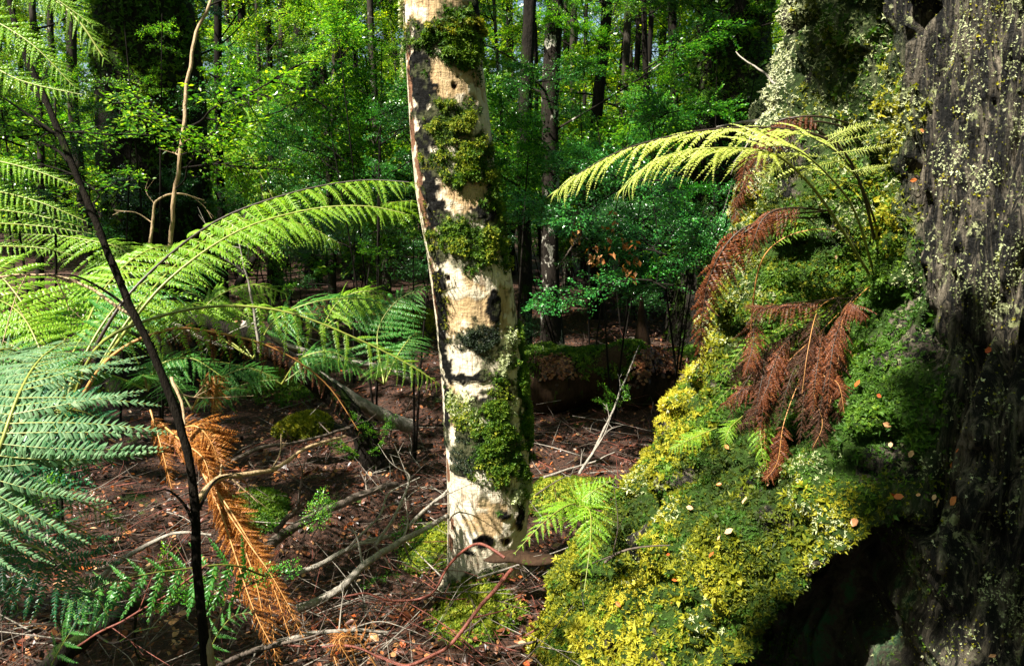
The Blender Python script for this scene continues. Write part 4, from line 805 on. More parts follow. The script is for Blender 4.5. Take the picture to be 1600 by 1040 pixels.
for nm, mt, N in (('ground_twigs', 'stick_dark', 1900), ('ground_twigs', 'stick_grey', 800), ('ground_twigs', 'stick_red', 900)):
    b = MB()
    for k in range(N):
        y = 1.7 + 6.5 * random.random() ** 1.4; x = random.uniform(-.75, .6) * (y + .3); a = random.uniform(0, 6.28); L = random.uniform(.10, .55); el = abs(random.gauss(0, .22))
        p0 = np.array([x, y, gz(x, y) + random.uniform(0, .05)]); d = np.array([math.cos(a) * math.cos(el), math.sin(a) * math.cos(el), math.sin(el)]); w = RNG.normal(size=3) * .07 * L
        b.tube(spline([p0, p0 + d * L * .5 + w, p0 + d * L + RNG.normal(size=3) * .03 * L], 6), np.linspace(.0012 + .004 * random.random() ** 3, .0007, 6), 4, 0, .5, cap=False)
    b.build(nm, M[mt], kind='stuff')
# moss cushions on the floor
for px, py, rx, rz, lab, mt in ((475, 672, .20, .10, 'bright yellow-green moss cushion on the brown litter below the leaning trunk', 'moss_yellow'), (400, 795, .17, .05, 'low green moss patch behind the golden dead fern', 'moss_green'),
                            (745, 960, .17, .03, 'moss patch spreading from the foot of the pale trunk', 'moss_mix'), (890, 780, .25, .08, 'yellow-green moss mound at the tip of the mossy root', 'moss_mix'), (450, 610, .30, .16, 'shaded mossy hump under the leaning trunk', 'moss_green'),
                            (335, 420, .6, .4, 'dark mossy boulder hump beyond the fern fronds', 'moss_green'), (660, 520, .5, .22, 'mossy hump just left of the pale trunk in the middle distance', 'moss_yellow'), (680, 860, .18, .06, 'mossy rise in shadow left of the pale trunk base', 'moss_mix'),
                            (865, 555, .28, .06, 'grey-green lichen mat at the near end of the fallen log', 'lichen_pale')):
    c0 = G(px, py); u = RNG.random(1800) * 6.283; w = np.sqrt(RNG.random(1800)); x = np.cos(u) * w; y = np.sin(u) * w
    rim = 1 + .35 * (fbm(np.stack([x, y, 0 * x + px], -1), 2.5, 3) - .5); z = rz * np.sqrt(np.clip(1 - w ** 2, 0, 1)) * rim
    cu = thing('moss_cushion', lab, 'moss', tuple(c0)); pts = np.stack([x * rx * rim, y * rx * rim, z + gh(c0.x + x * rx, c0.y + y * rx) - c0.z], -1)
    nr = np.stack([x, y, .8 + 0 * x], -1); nr /= np.linalg.norm(nr, axis=1)[:, None]; s = .006 + .006 * c0.y / 3
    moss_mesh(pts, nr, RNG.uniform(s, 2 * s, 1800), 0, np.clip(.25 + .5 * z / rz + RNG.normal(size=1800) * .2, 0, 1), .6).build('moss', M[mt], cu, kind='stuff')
# fallen leaves caught on the giant tree's moss
bl = MB(); spots = [(1092, 742), (1120, 765), (1075, 800), (1135, 705), (1050, 870), (1110, 875), (1205, 770), (1165, 790), (1345, 605), (1380, 620), (1377, 663), (1555, 555), (1505, 702), (1475, 722), (1395, 775), (1440, 780), (1385, 700), (1270, 655), (1255, 650), (1284, 660), (1425, 702), (1550, 1020), (1345, 822), (1130, 846), (1145, 830), (1060, 950), (972, 946), (1057, 912), (1430, 205), (1420, 280), (1480, 115), (1310, 395), (1450, 770), (1500, 778), (1410, 785), (1478, 795)]
for px, py in spots:
    h = ray(T_BVH, px + random.uniform(-4, 4), py + random.uniform(-4, 4))
    if h[0] is None: continue
    n_ = np.array(h[1]); n_ = n_ if n_.dot(np.array(TOCAM(h[0]))) > 0 else -n_
    bl.inst(*LF, (np.array(h[0]) + n_ * .018)[None], frames((n_ + RNG.normal(size=3) * .4)[None]), np.array([random.uniform(.012, .026)]), 0)
bl.build('fallen_leaves', M['litter_orange'], kind='stuff')
# ------------------------------------------------------------------ leafy limb templates (origin = where the limb leaves its trunk, reaching along +X)
LEAF = (np.array([[0, 0, 0], [.45, -.27, .05], [1, 0, -.06], [.45, .27, .05]]), np.array([[0, 1, 2], [0, 2, 3]]))
def limb(seed, reach=1.3, sprays=34, per=62, leaf=.036, mats=('leaf_forest', 'bark_dark'), flat=.35, up=.15):
    r = np.random.default_rng(seed); b = MB(); main = [np.zeros(3)]
    d = np.array([1, 0, up])
    for k in range(6): d = d + r.normal(size=3) * [.1, .22, .12] - [0, 0, .03]; main.append(main[-1] + d / np.linalg.norm(d) * reach / 6)
    Cm = spline(main, 20); b.tube(Cm, np.linspace(.008 * reach, .002, 20), 5, 1, .5, cap=False)
    pos = []; nrm = []; tan = []
    for k in range(sprays):
        t = r.uniform(.12, 1) ** .8; i = int(t * 19); a = r.uniform(-1, 1) * 1.5; el = r.normal() * flat
        dd = np.array([math.cos(a) * math.cos(el), math.sin(a) * math.cos(el), math.sin(el)]); L = reach * r.uniform(.18, .42) * (1.15 - .5 * t)
        e = Cm[i] + dd * L + np.array([0, 0, -.12 * L]); tw = spline([Cm[i], Cm[i] + dd * L * .5 + [0, 0, .03 * L], e], 7)
        b.tube(tw, np.linspace(.0035, .001, 7), 3, 1, .5, cap=False)
        s = np.sort(r.uniform(.1, 1, per)); q = tw[0] + (tw[-1] - tw[0]) * s[:, None] + np.array([0, 0, .04 * L]) * np.sin(s * 3.14)[:, None]
        side = np.cross(dd, [0, 0, 1]); side /= np.linalg.norm(side) + 1e-9
        off = r.uniform(-1, 1, per) * L * .42 * (1.1 - s); q = q + side * off[:, None] + dd * (np.abs(off) * .5)[:, None] + r.normal(size=(per, 3)) * [.008, .008, .012]
        n = np.array([0, 0, 1.]) + r.normal(size=(per, 3)) * .45; pos.append(q); nrm.append(n); tan.append(dd + side * np.sign(off)[:, None] * .9 + r.normal(size=(per, 3)) * .3)
    pos = np.concatenate(pos); nrm = np.concatenate(nrm); tan = np.concatenate(tan)
    b.inst(*LEAF, pos, frames(nrm, tangent=tan), leaf * r.uniform(.6, 1.15, len(pos)), 0)
    return b.mesh('leafy_branch', [M[mats[0]], M[mats[1]]])
LIMB = [limb(k) for k in range(6)]
LIMB_T = [limb(20 + k, 1.0, 36, 46, .028, ('leaf_teal', 'bark_dark'), .5) for k in range(4)]
LIMB_B = [limb(40 + k, 2.6, 60, 70, .055) for k in range(5)]                      # larger, for far trees and the canopy
LIMB_S = [limb(60 + k, .5, 16, 24, .021, flat=.3) for k in range(3)]
def put_limb(par, lib, at, az, scale, tilt=0.0, color=(1, 1, 1)):
    m = Matrix.Translation(at) @ Matrix.Rotation(az, 4, 'Z') @ Matrix.Rotation(-tilt, 4, 'Y') @ Matrix.Rotation(random.uniform(-.4, .4), 4, 'X') @ Matrix.Diagonal((scale, scale, scale, 1))
    return link('leafy_branch', random.choice(lib), par, mat=m, color=color)
def tree(label, px, d, wpx, mat, z0=0, limbs=(), top=9.0, lean=(0, 0), name='forest_tree', lib=None, col=(1, 1, 1), group=None, py=300, side_br=3, wob=.25, hmin=.6, hmax=5, nl=6, sc=1.0, mossN=0):
    p = P(px, py, d); x, y = p.x, p.y; g0 = gz(x, y); t = thing(name, label, 'tree', (x, y, g0), group)
    r = wpx / FPX * d / 2
    hs = np.linspace(-.2, top, 26); off = np.stack([fbm(np.stack([hs * .5, 0 * hs + px, 0 * hs + k], -1), 1, 2) - .5 for k in (1, 5)], -1) * .25 * min(1, r * 12 + .3)
    zc = p.z - g0; base = np.array([np.interp(zc, hs, off[:, 0]), np.interp(zc, hs, off[:, 1])])
    C = np.stack([off[:, 0] - base[0] + lean[0] * (hs - zc), off[:, 1] - base[1] + lean[1] * (hs - zc), hs], -1)
    b = MB(); rr = r * (1.1 - .45 * np.clip(hs / top, 0, 1)) + r * .6 * np.exp(-np.clip(hs, 0, 9) / .25); sides = 8 if wpx < 40 else 40
    if wpx >= 40: # fluted mossy old trunk
        hs2 = np.linspace(-.2, top, 120); C2 = np.stack([np.interp(hs2, hs, C[:, k]) for k in range(3)], -1); rr2 = np.interp(hs2, hs, rr) * 1.05
        b.tube(C2, rr2, 56, 0, .5, wob=.55)
    else: b.tube(C, rr, sides, 0, .5, wob=wob)
    b.build('trunk', M[mat], t)
    for k in range(side_br):
        h = random.uniform(hmin, min(top * .7, 4.5)); a = random.uniform(0, 6.28); L = random.uniform(.5, 1.6); c = np.array([np.interp(h, hs, C[:, k_]) for k_ in range(3)])
        bb = MB(); e = c + np.array([math.cos(a) * L, math.sin(a) * L, L * random.uniform(.2, .9)]); m = (c + e) / 2 + RNG.normal(size=3) * .12 * L
        bb.tube(spline([c, m, e], 12), np.linspace(min(r * .22, .012), .002, 12), 5, 0, .5, cap=False, wob=.3); bb.build('bare_branch', M[mat], t)
    for k in range(nl):
        h = random.uniform(hmin, hmax); a = random.uniform(0, 6.28); c = [float(np.interp(h, hs, C[:, k_])) for k_ in range(3)]
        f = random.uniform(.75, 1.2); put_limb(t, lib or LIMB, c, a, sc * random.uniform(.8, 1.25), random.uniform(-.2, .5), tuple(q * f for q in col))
    return t
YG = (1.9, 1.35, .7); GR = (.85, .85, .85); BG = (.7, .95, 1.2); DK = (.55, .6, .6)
# named trunks of the photograph
def old(label, px, d, w, mat, mossy=True, **k):
    t = tree(label, px, d, w, mat, side_br=2, nl=2, hmin=2.0, **k); return t
ta = old('huge dark mossy trunk at the upper left behind the thin sapling', 245, 6.2, 150, 'bark_moss', lib=LIMB_S, top=10)
tb = old('dark overgrown trunk at the upper right beside the giant tree', 1140, 7.8, 120, 'bark_moss', top=10, lib=LIMB_S)
for t_, rw in ((ta, .36), (tb, .38)):
    tr = [c_ for c_ in t_.children if c_.name.startswith('trunk')][0]; me_ = tr.data; n_ = len(me_.vertices); v_ = np.zeros(n_ * 3); me_.vertices.foreach_get('co', v_); v_ = v_.reshape(-1, 3)
    f_ = np.array([tuple(p_.vertices) for p_ in me_.polygons if len(p_.vertices) == 4]); nn_ = vnormals(v_, f_); ax_ = v_[:, :2].mean(0)
    if (nn_[:, :2] * (v_[:, :2] - ax_)).sum(1).mean() < 0: nn_ = -nn_
    w_ = smooth(.48, .58, fbm(v_ * [1, 1, .5] + 3, 3.5, 4)) * (v_[:, 2] < 5) * (v_[:, 1] < ax_[1] + .1) + .02
    pz, iz = scatter(v_, f_, w_, 5500, 21)
    moss_mesh(pz, nn_[iz], RNG.uniform(.02, .05, len(pz)), 0, np.clip(fbm(pz, 4, 2) + RNG.normal(size=len(pz)) * .2, 0, 1), .7).build('moss', M['moss_green'], t_, kind='stuff')
    for k in range(16):
        h = random.uniform(.8, 4.6); a = random.uniform(3.4, 6.1); put_limb(t_, LIMB_T, (math.cos(a) * rw * .8 + float(ax_[0]), math.sin(a) * rw * .8 + float(ax_[1]), h), a + random.uniform(-.6, .6), random.uniform(.35, .7), random.uniform(-.5, .2), (.9, 1.0, .8))
named = [('thin pale-stemmed tree left of the huge dark trunk', 128, 8.5, 16, 'bark_grey', 2, GR), ('thin dark stem beside the right edge of the huge left trunk', 345, 7.0, 12, 'bark_dark', 5, YG),
         ('straight dark stem rising behind the bright leaves left of centre', 425, 9.5, 10, 'bark_dark', 5, YG), ('darkest straight trunk of the cluster left of the pale tree', 478, 11.0, 20, 'bark_dark', 3, GR),
         ('grey-brown trunk standing just right of the darkest one of the cluster', 500, 12.5, 15, 'bark_grey', 3, GR), ('brownish trunk at the right of the cluster left of the pale tree', 535, 11.5, 20, 'bark_grey', 3, GR),
         ('slender stem half hidden by leaves at the cluster', 458, 13, 12, 'bark_dark', 3, GR), ('dark-stemmed tree with moss on its left side just right of the pale trunk', 818, 6.6, 20, 'bark_moss', 3, BG),
         ('dark tree with white lichen blotches right of the pale trunk', 860, 7.4, 27, 'bark_lichen', 3, BG), ('black-stemmed tree behind the lichen-blotched one', 928, 9.5, 18, 'bark_dark', 5, GR),
         ('pale thin stem in the right background thicket', 972, 10.5, 12, 'bark_grey', 5, GR), ('brown slender stem near the middle of the right background', 895, 11.5, 10, 'bark_grey', 4, GR),
         ('leaning thin stem at the right background', 1010, 8.5, 9, 'bark_dark', 4, BG), ('stem overgrown with twigs left of the dark overgrown trunk', 1050, 8.2, 14, 'bark_moss', 4, BG)]
for lab, px, d, w, mt, nl, col in named:
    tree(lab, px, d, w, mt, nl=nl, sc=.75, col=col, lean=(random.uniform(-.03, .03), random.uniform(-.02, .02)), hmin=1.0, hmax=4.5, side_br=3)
LM = [(128, 'the thin pale-stemmed tree'), (245, 'the huge left trunk'), (345, 'the slim sunlit sapling'), (425, 'the straight dark stem'), (500, 'the left trunk cluster'), (570, 'the fresh green bush'), (700, 'the pale central trunk'), (818, 'the moss-sided stem'), (860, 'the lichen-blotched trunk'), (928, 'the black-stemmed tree'), (972, 'the pale thin stem'), (1050, 'the twiggy stem'), (1140, 'the dark overgrown trunk')]
def spot(px, d, mid, what):
    lm = min(LM, key=lambda q: abs(q[0] - px)); return what + (', just beyond and ' if d < mid else ', far behind and ') + ('left of ' if px < lm[0] else 'right of ') + lm[1]
# thicket trees, unlabelled singles share a group
for i in range(26):
    px = [20, 60, 100, 330, 370, 395, 440, 520, 560, 590, 610, 770, 790, 840, 880, 910, 945, 990, 1030, 1080, 1120, 1180, -60, 640, 700, 1000][i]; d = random.uniform(9, 19)
    bk = random.choice(['bark_dark', 'bark_grey', 'bark_dark']); cc = random.choice([YG, GR, YG, BG]); pxx = px + random.uniform(-12, 12)
    tree(spot(pxx, d, 14, ('black' if bk == 'bark_dark' else 'grey') + '-stemmed tree with ' + {YG: 'yellow-green', GR: 'green', BG: 'bluish'}[cc] + ' leaves'), pxx, d, random.uniform(5, 13), bk, nl=12, side_br=2, col=cc, hmin=.8, hmax=6.5, sc=1.25, lean=(random.gauss(0, .05), 0), group='slim trees of the background thicket')
for i in range(20):
    px = [335, 362, 388, 412, 440, 452, 490, 515, 548, 566, 592, 788, 838, 884, 912, 950, 984, 1004, 1026, 1066][i]; bk = random.choice(['bark_grey', 'bark_dark', 'bark_grey'])
    d = random.uniform(8.5, 14); tree(spot(px, d, 11, ('thin', 'slender')[i % 2] + (' bare black' if bk == 'bark_dark' else ' bare grey') + ' stem'), px, d, random.uniform(5, 11), bk, nl=1, side_br=2, col=GR, sc=.6, lean=(random.gauss(0, .035), 0), group='bare slender stems of the background')
for i in range(44):
    d = random.uniform(16, 40); px = random.uniform(-150, 1500) if i > 8 else random.uniform(-120, 170)
    cc = random.choice([YG, GR, (1.4, 1.3, .9)])
    tree(spot(px, d, 26, 'distant broad-crowned tree with ' + {YG: 'yellow-green', GR: 'dark green'}.get(cc, 'light green') + ' leaves'), px, d, random.uniform(6, 14), random.choice(['bark_dark', 'bark_grey']), nl=9, side_br=0, lib=LIMB_B, col=cc, hmin=.8, hmax=13, sc=1.2, top=15, group='distant trees closing the view')
# understory shrubs
def shrub(label, px, py, d, w, h, n, lib, col=(1, 1, 1), sc=1.0, group=None, base=None):
    c = P(px, py, d); g0 = gz(c.x, c.y); t = thing('shrub', label, 'shrub', (c.x, c.y, g0), group); hc = c.z - g0
    for s in range(2):
        b = MB(); a = random.uniform(0, 6.28); b.tube(spline([(0, 0, -.05), (math.cos(a) * w * .15, math.sin(a) * w * .15, hc * .6), (math.cos(a) * w * .3, math.sin(a) * w * .3, max(.2, hc + h * .3))], 12), np.linspace(.009, .003, 12), 5, 0, .5, wob=.3); b.build('stem', M['bark_dark'], t)
    for k in range(n):
        a = random.uniform(0, 6.28); rr = random.random() ** .5 * w * .35; z = hc + random.uniform(-.5, .5) * h; f = random.uniform(.75, 1.2)
        put_limb(t, lib, (math.cos(a) * rr, math.sin(a) * rr, max(.03, z)), a + random.uniform(-.7, .7), sc * random.uniform(.7, 1.1), random.uniform(-.1, .6), tuple(q * f for q in col))
    return t
W_ = (1.5, 1.5, 1.3)
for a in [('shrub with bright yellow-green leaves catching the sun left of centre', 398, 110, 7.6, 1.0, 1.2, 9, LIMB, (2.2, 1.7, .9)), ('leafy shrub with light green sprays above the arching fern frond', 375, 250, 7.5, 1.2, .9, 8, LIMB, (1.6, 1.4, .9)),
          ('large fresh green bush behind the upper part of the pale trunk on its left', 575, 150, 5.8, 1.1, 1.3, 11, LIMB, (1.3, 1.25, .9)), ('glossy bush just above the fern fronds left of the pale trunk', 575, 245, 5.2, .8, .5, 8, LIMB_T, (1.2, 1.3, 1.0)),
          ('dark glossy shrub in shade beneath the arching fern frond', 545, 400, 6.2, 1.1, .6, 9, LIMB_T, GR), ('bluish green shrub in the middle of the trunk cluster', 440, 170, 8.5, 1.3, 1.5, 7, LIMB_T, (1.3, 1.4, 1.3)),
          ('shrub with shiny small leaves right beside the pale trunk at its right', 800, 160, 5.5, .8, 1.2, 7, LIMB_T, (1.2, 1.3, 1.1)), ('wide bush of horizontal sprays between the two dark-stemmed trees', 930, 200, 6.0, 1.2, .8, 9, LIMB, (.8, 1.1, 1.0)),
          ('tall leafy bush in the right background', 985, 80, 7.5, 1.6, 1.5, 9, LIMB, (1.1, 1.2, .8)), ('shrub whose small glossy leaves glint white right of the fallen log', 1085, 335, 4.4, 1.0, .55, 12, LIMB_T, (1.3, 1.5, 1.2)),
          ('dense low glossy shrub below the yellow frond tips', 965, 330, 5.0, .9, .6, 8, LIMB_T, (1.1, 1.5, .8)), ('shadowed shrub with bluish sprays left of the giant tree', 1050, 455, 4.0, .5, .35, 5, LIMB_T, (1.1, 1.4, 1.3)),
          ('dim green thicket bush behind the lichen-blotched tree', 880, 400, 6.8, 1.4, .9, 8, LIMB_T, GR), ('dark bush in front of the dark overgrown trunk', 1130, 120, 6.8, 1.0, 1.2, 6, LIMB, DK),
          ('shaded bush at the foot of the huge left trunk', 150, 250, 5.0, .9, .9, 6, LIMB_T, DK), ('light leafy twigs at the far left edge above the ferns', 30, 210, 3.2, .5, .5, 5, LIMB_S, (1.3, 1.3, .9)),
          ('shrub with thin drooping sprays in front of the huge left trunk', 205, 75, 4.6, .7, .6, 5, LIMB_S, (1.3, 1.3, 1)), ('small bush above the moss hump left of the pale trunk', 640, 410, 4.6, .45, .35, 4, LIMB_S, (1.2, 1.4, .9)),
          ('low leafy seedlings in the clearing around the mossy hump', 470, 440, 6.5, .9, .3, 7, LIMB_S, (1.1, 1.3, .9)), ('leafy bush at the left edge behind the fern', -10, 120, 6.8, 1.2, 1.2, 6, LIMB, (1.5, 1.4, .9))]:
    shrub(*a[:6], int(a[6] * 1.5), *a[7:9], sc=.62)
for i in range(60):
    x_, d_ = random.uniform(-100, 1250), random.uniform(12.5, 21)
    if 600 < x_ < 800 or x_ > 960: d_ -= 4
    lb = random.choice([LIMB, LIMB, LIMB_T])
    cc = random.choice([YG, GR, (1.2, 1.3, .9)])
    shrub(spot(x_, d_, 15, 'low ' + ('small-leaved ' if lb is LIMB_T else '') + {YG: 'yellow-green', GR: 'dark green'}.get(cc, 'fresh green') + ' bush'), x_, 330 - (d_ - 7) * 5, d_, random.uniform(1.8, 2.8), 1.5, 12, lb, cc, 1.4, 'understorey bushes of the background')
for i in range(16):
    x_ = random.uniform(290, 660) if i < 11 else random.uniform(830, 1060); d_ = random.uniform(8.5, 12.5); cc = random.choice([YG, GR])
    shrub(spot(x_, d_, 11, 'knee-high ' + ('yellow-green' if cc is YG else 'dark green') + ' bush'), x_, 345, d_, .9, .5, 8, LIMB_T, cc, .8, 'knee-high bushes in the undergrowth')
# small green herbs on the ground
for px, py, d, lab in ((360, 935, 2.15, 'cluster of tiny glossy teal leaves right of the dark sapling'), (255, 950, 2.15, 'tiny shiny leaves left of the dark sapling behind the coarse fern'), (620, 880, 2.8, 'teal herb in shadow beside the grey branches'),
                       (590, 690, 3.9, 'green sprouts in the litter left of the pale trunk'), (560, 720, 3.7, 'small clump of light leaves under the dark arching branch'), (480, 840, 2.9, 'tiny leaves sprouting in the black hollow'), (965, 640, 4.3, 'light green seedling in front of the dark log'), (30, 820, 1.7, 'dark leaves hidden behind the silvery fronds')):
    t = thing('seedling', lab, 'seedling', tuple(P(px, py, d)))
    for k in range(4): put_limb(t, LIMB_S, (random.uniform(-.03, .03), random.uniform(-.03, .03), 0), random.uniform(0, 6.28), random.uniform(.25, .4), random.uniform(.2, .9), (.8, 1.2, 1.1) if 'teal' in lab else (1.2, 1.4, .9))
# distant foliage that reads as one mass
N = 60000; u = RNG.uniform(-.75, .9, N); y = RNG.uniform(30, 48, N); x = u * y; z = RNG.random(N) * 22 * (.5 + .7 * fbm(np.stack([x, y, 0 * x], -1), .12, 3)) - .2
keep = fbm(np.stack([x, y, z], -1), .35, 3) > .47; pt = np.stack([x, y, z], -1)[keep]
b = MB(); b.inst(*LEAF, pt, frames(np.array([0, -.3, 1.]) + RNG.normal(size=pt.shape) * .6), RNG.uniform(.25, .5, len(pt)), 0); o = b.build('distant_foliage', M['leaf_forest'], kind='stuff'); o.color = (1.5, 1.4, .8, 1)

# ------------------------------------------------------------------ the thin saplings in front
sap = stick('sapling', 'dark thin sapling leaning across the left side from the top edge to the bottom', 'tree', [(5, -60, 1.75), (30, 60, 1.7), (95, 215, 1.66), (145, 335, 1.64), (200, 470, 1.62), (245, 565, 1.62), (285, 680, 1.62), (303, 780, 1.62), (308, 900, 1.6), (322, 1060, 1.6), (326, 1400, 1.6)], .0058, .0105, 'stick_black', 0, wig=.004)[0]
for a in ([(95, 215, 1.66), (60, 190, 1.7), (0, 150, 1.8), (-40, 130, 1.85)], [(75, 165, 1.67), (40, 130, 1.7), (-10, 85, 1.7)], [(120, 275, 1.65), (90, 235, 1.7), (30, 215, 1.8), (-30, 210, 1.9)], [(205, 490, 1.62), (180, 465, 1.65), (120, 432, 1.7), (60, 430, 1.8)],
          [(308, 800, 1.62), (335, 752, 1.7), (365, 740, 1.75)], [(306, 830, 1.6), (290, 790, 1.6), (262, 765, 1.62), (240, 770, 1.65)]):
    b = MB(); b.tube(spline(PP(*a), 16) - np.array(sap.location), np.linspace(.004, .0012, 16), 5, 0, .5, cap=False, wob=.4); b.build('side_branch', M['stick_black'], sap)
for a in ((95, 215, 1.68, 2.8), (60, 190, 1.7, 2.5), (120, 275, 1.66, 3.4), (150, 330, 1.66, 2.2), (20, 215, 1.8, 1.0), (40, 230, 1.8, 4.0)):
    put_limb(sap, LIMB_S, tuple(P(*a[:3]) - Vector(sap.location)), a[3], random.uniform(.45, .7), random.uniform(-.1, .4), (1.2, 1.2, 1.0))
sp2, C = stick('sapling', 'slim pinkish sunlit sapling with leafy side twigs in front of the huge left trunk', 'tree', [(262, 420, 3.4), (270, 330, 3.35), (280, 250, 3.3), (290, 160, 3.3), (300, 80, 3.3), (335, -20, 3.35), (350, -90, 3.4)], .010, .006, 'stick_tan', 2, .3, wig=.02)
for k in range(9):
    i = random.randint(12, len(C) - 3); put_limb(sp2, LIMB_S, tuple(C[i] - C[0]), random.choice([0, 3.14, 3.5, -.4, 2.6, .5, 5.5]) + random.uniform(-.4, .4), random.uniform(.7, 1.3), random.uniform(-.1, .3), (1.6, 1.4, .8))
sp3, C = stick('dead_branch', 'pinkish crooked bare twig at the foot of the slim sunlit sapling', 'branch', [(232, 390, 3.3), (240, 345, 3.3), (245, 315, 3.3), (275, 303, 3.35), (320, 312, 3.4)], .007, .003, 'stick_tan', 3, .25, wig=.015)
# dead orange leaves on a bare twig
dl, C = stick('dead_twig', 'bare twig hung with orange dead leaves above the dark clearing', 'branch', [(870, 420, 4.2), (905, 370, 4.2), (925, 330, 4.2), (960, 300, 4.25)], .005, .002, 'stick_dark', 3, .3)
b = MB(); pt = []
for px, py, n in ((905, 360, 14), (935, 395, 12), (985, 395, 16), (960, 350, 8), (985, 420, 14), (965, 372, 8), (930, 405, 8)):
    for k in range(n): pt.append(tuple(P(px + random.gauss(0, 9), py + random.gauss(0, 13), 4.2 + random.gauss(0, .05)) - Vector(dl.location)))
pt = np.array(pt); b.inst(*LEAF, pt, frames(RNG.normal(size=pt.shape) + [0, -.8, .3], tangent=np.array([0, 0, -1.]) + RNG.normal(size=pt.shape) * .4), RNG.uniform(.025, .05, len(pt)), 0); b.build('dead_leaves', M['leaf_dry'], dl, kind='stuff')

# ------------------------------------------------------------------ canopy overhead: unseen leaf clumps added to block light, gaps cut for the sun
GAP = [(P(700, 300, 2.8), .45), (P(760, 600, 2.9), .5), (P(720, 60, 2.7), .4), (P(1180, 400, 2.3), .40), (P(1050, 850, 2.1), .50), (P(1230, 100, 2.2), .40), (P(1100, 240, 1.8), .5), (P(120, 650, 1.3), .40), (P(20, 330, 1.6), .35), (P(120, 440, 2.6), .6), (P(1130, 560, 2.5), .35), (P(1060, 700, 2.5), .35), (P(330, 620, 3.3), .4), (P(450, 330, 2.6), .6), (P(600, 560, 2.4), .35), (P(60, 60, 1.3), .4), (P(1440, 100, 1.95), .34), (P(1560, 380, 1.8), .30), (P(1560, 100, 1.8), .3), (P(1200, 780, 1.9), .30),
       (P(900, 830, 2.1), .35), (P(410, 880, 2.4), .3), (P(300, 690, 2.5), .25), (P(1250, 560, 2.1), .35), (P(480, 680, 4.6), .4), (P(395, 120, 7.6), 1.3), (P(480, 120, 9.5), 1.2), (P(575, 180, 5.6), 1.0), (P(930, 150, 6.5), .9), (P(1085, 335, 4.4), .6), (P(280, 940, 1.95), .22), (P(420, 540, 4.5), .4), (P(700, 450, 2.85), .4), (P(880, 720, 4.0), .4), (P(980, 80, 7.5), .9)]
gp = np.array([tuple(a) for a, _ in GAP]); gr = np.array([r for _, r in GAP]); sd = np.array(sun_to)
def lit_gap(p, extra=0):
    v = p[None] - gp; t = v @ sd; q = np.linalg.norm(v - t[:, None] * sd, axis=1); return np.any((q < gr + extra) & (t > 0))
N = 0; can = []
b = MB(); cl = [(RNG.uniform(-16, 16), RNG.uniform(-14, 34), RNG.uniform(5.5, 10)) for k in range(5200)]
cp = []
for c in cl:
    c = np.array(c)
    if lit_gap(c, .22): continue
    if c[1] > 5.5 and RNG.random() < .9: continue
    cp.append(c)
# loose leaf clumps added along sun rays to shade chosen spots
shp = []
SHADE = [(P(1470, 720, 1.8), .24, 26), (P(1590, 720, 1.7), .12, 7), (P(1400, 700, 1.85), .10, 5), (P(245, 180, 6.0), 1.1, 60), (P(240, 20, 6.0), .8, 40), (P(1130, 120, 7.4), 1.0, 60), (P(950, 480, 6.2), .9, 50), (P(540, 850, 2.8), .42, 44), (P(60, 950, 1.5), .2, 16),
         (P(150, 900, 2.6), .3, 20), (P(600, 900, 2.7), .25, 16), (P(900, 420, 6.0), .7, 34), (P(160, 130, 8), 1.4, 50), (P(1050, 200, 8), 1.2, 50), (P(900, 600, 5.6), .3, 24), (P(980, 620, 5.4), .25, 16), (P(1370, 1010, 2.2), .14, 12), (P(330, 560, 4.0), .4, 20), (P(170, 320, 5), .6, 30), (P(700, 200, 2.7) + Vector((.25, 0, 0)), .05, 3), (P(1000, 420, 4.6), .4, 16)]
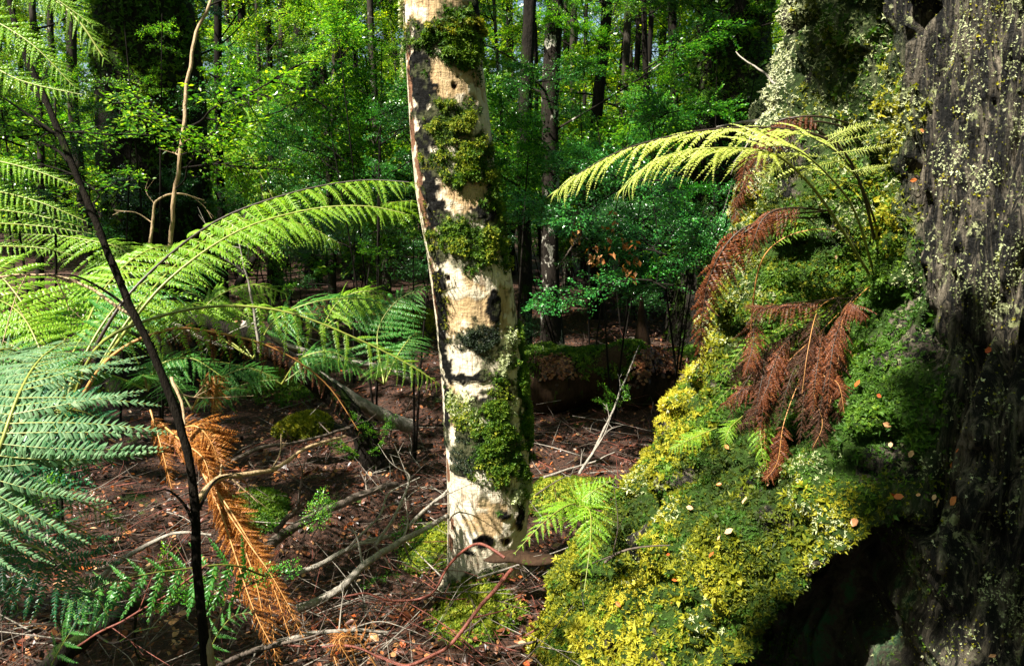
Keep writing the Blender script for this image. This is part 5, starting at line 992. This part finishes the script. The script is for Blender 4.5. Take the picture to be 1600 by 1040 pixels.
for c0, r_, n_ in SHADE:
    for k in range(n_):
        h = random.uniform(5.5, 8.5); q = np.array(c0) + sd * ((h - c0[2]) / sd[2]); e = RNG.normal(size=3) * r_ * .55; e -= sd * (e @ sd); shp.append(q + e)
shp = np.repeat(np.array(shp), 14, 0); shp = shp + RNG.normal(size=shp.shape) * [.13, .13, .10]
v = shp[:, None] - gp[None]; t_ = v @ sd; q_ = np.linalg.norm(v - t_[..., None] * sd, axis=2); shp = shp[~np.any((q_ < gr * .85) & (t_ > 0), axis=1)]
b.inst(*LEAF, shp, frames(np.array([0, 0, 1.]) + RNG.normal(size=shp.shape) * .5), RNG.uniform(.10, .20, len(shp)), 0)
cp = np.array(cp); k = 16
pt = np.repeat(cp, k, 0) + RNG.normal(size=(len(cp) * k, 3)) * [.42, .42, .22]
v = pt[:, None] - gp[None]; t_ = v @ sd; q_ = np.linalg.norm(v - t_[..., None] * sd, axis=2); pt = pt[~np.any((q_ < gr * .8) & (t_ > 0), axis=1)]
b.inst(*LEAF, pt, frames(np.array([0, 0, 1.]) + RNG.normal(size=pt.shape) * .5), RNG.uniform(.18, .40, len(pt)), 0)
o = b.build('light_blocking_canopy', M['leaf_forest'], kind='stuff'); o.color = (1, 1, .9, 1)

# unseen leaves added behind and beside the camera to close off the low sky
N = 46000; a = RNG.uniform(0, 2 * np.pi, N); rr = RNG.uniform(7, 13, N); x = np.cos(a) * rr; y = np.sin(a) * rr + 1.0; z = RNG.uniform(0, 8.5, N)
keep = ((y < .6 * np.abs(x) - 1.0)) & (fbm(np.stack([x, y, z], -1), .7, 3) > .40); pt = np.stack([x, y, z], -1)[keep]
v = pt[:, None] - gp[None]; t_ = v @ sd; q_ = np.linalg.norm(v - t_[..., None] * sd, axis=2); pt = pt[~np.any((q_ < gr) & (t_ > 0), axis=1)]
b = MB(); b.inst(*LEAF, pt, frames(np.array([0, 0, 1.]) + RNG.normal(size=pt.shape) * .9), RNG.uniform(.22, .45, len(pt)), 0)
o = b.build('sky_blocking_thicket', M['leaf_forest'], kind='stuff'); o.color = (.8, .8, .8, 1)
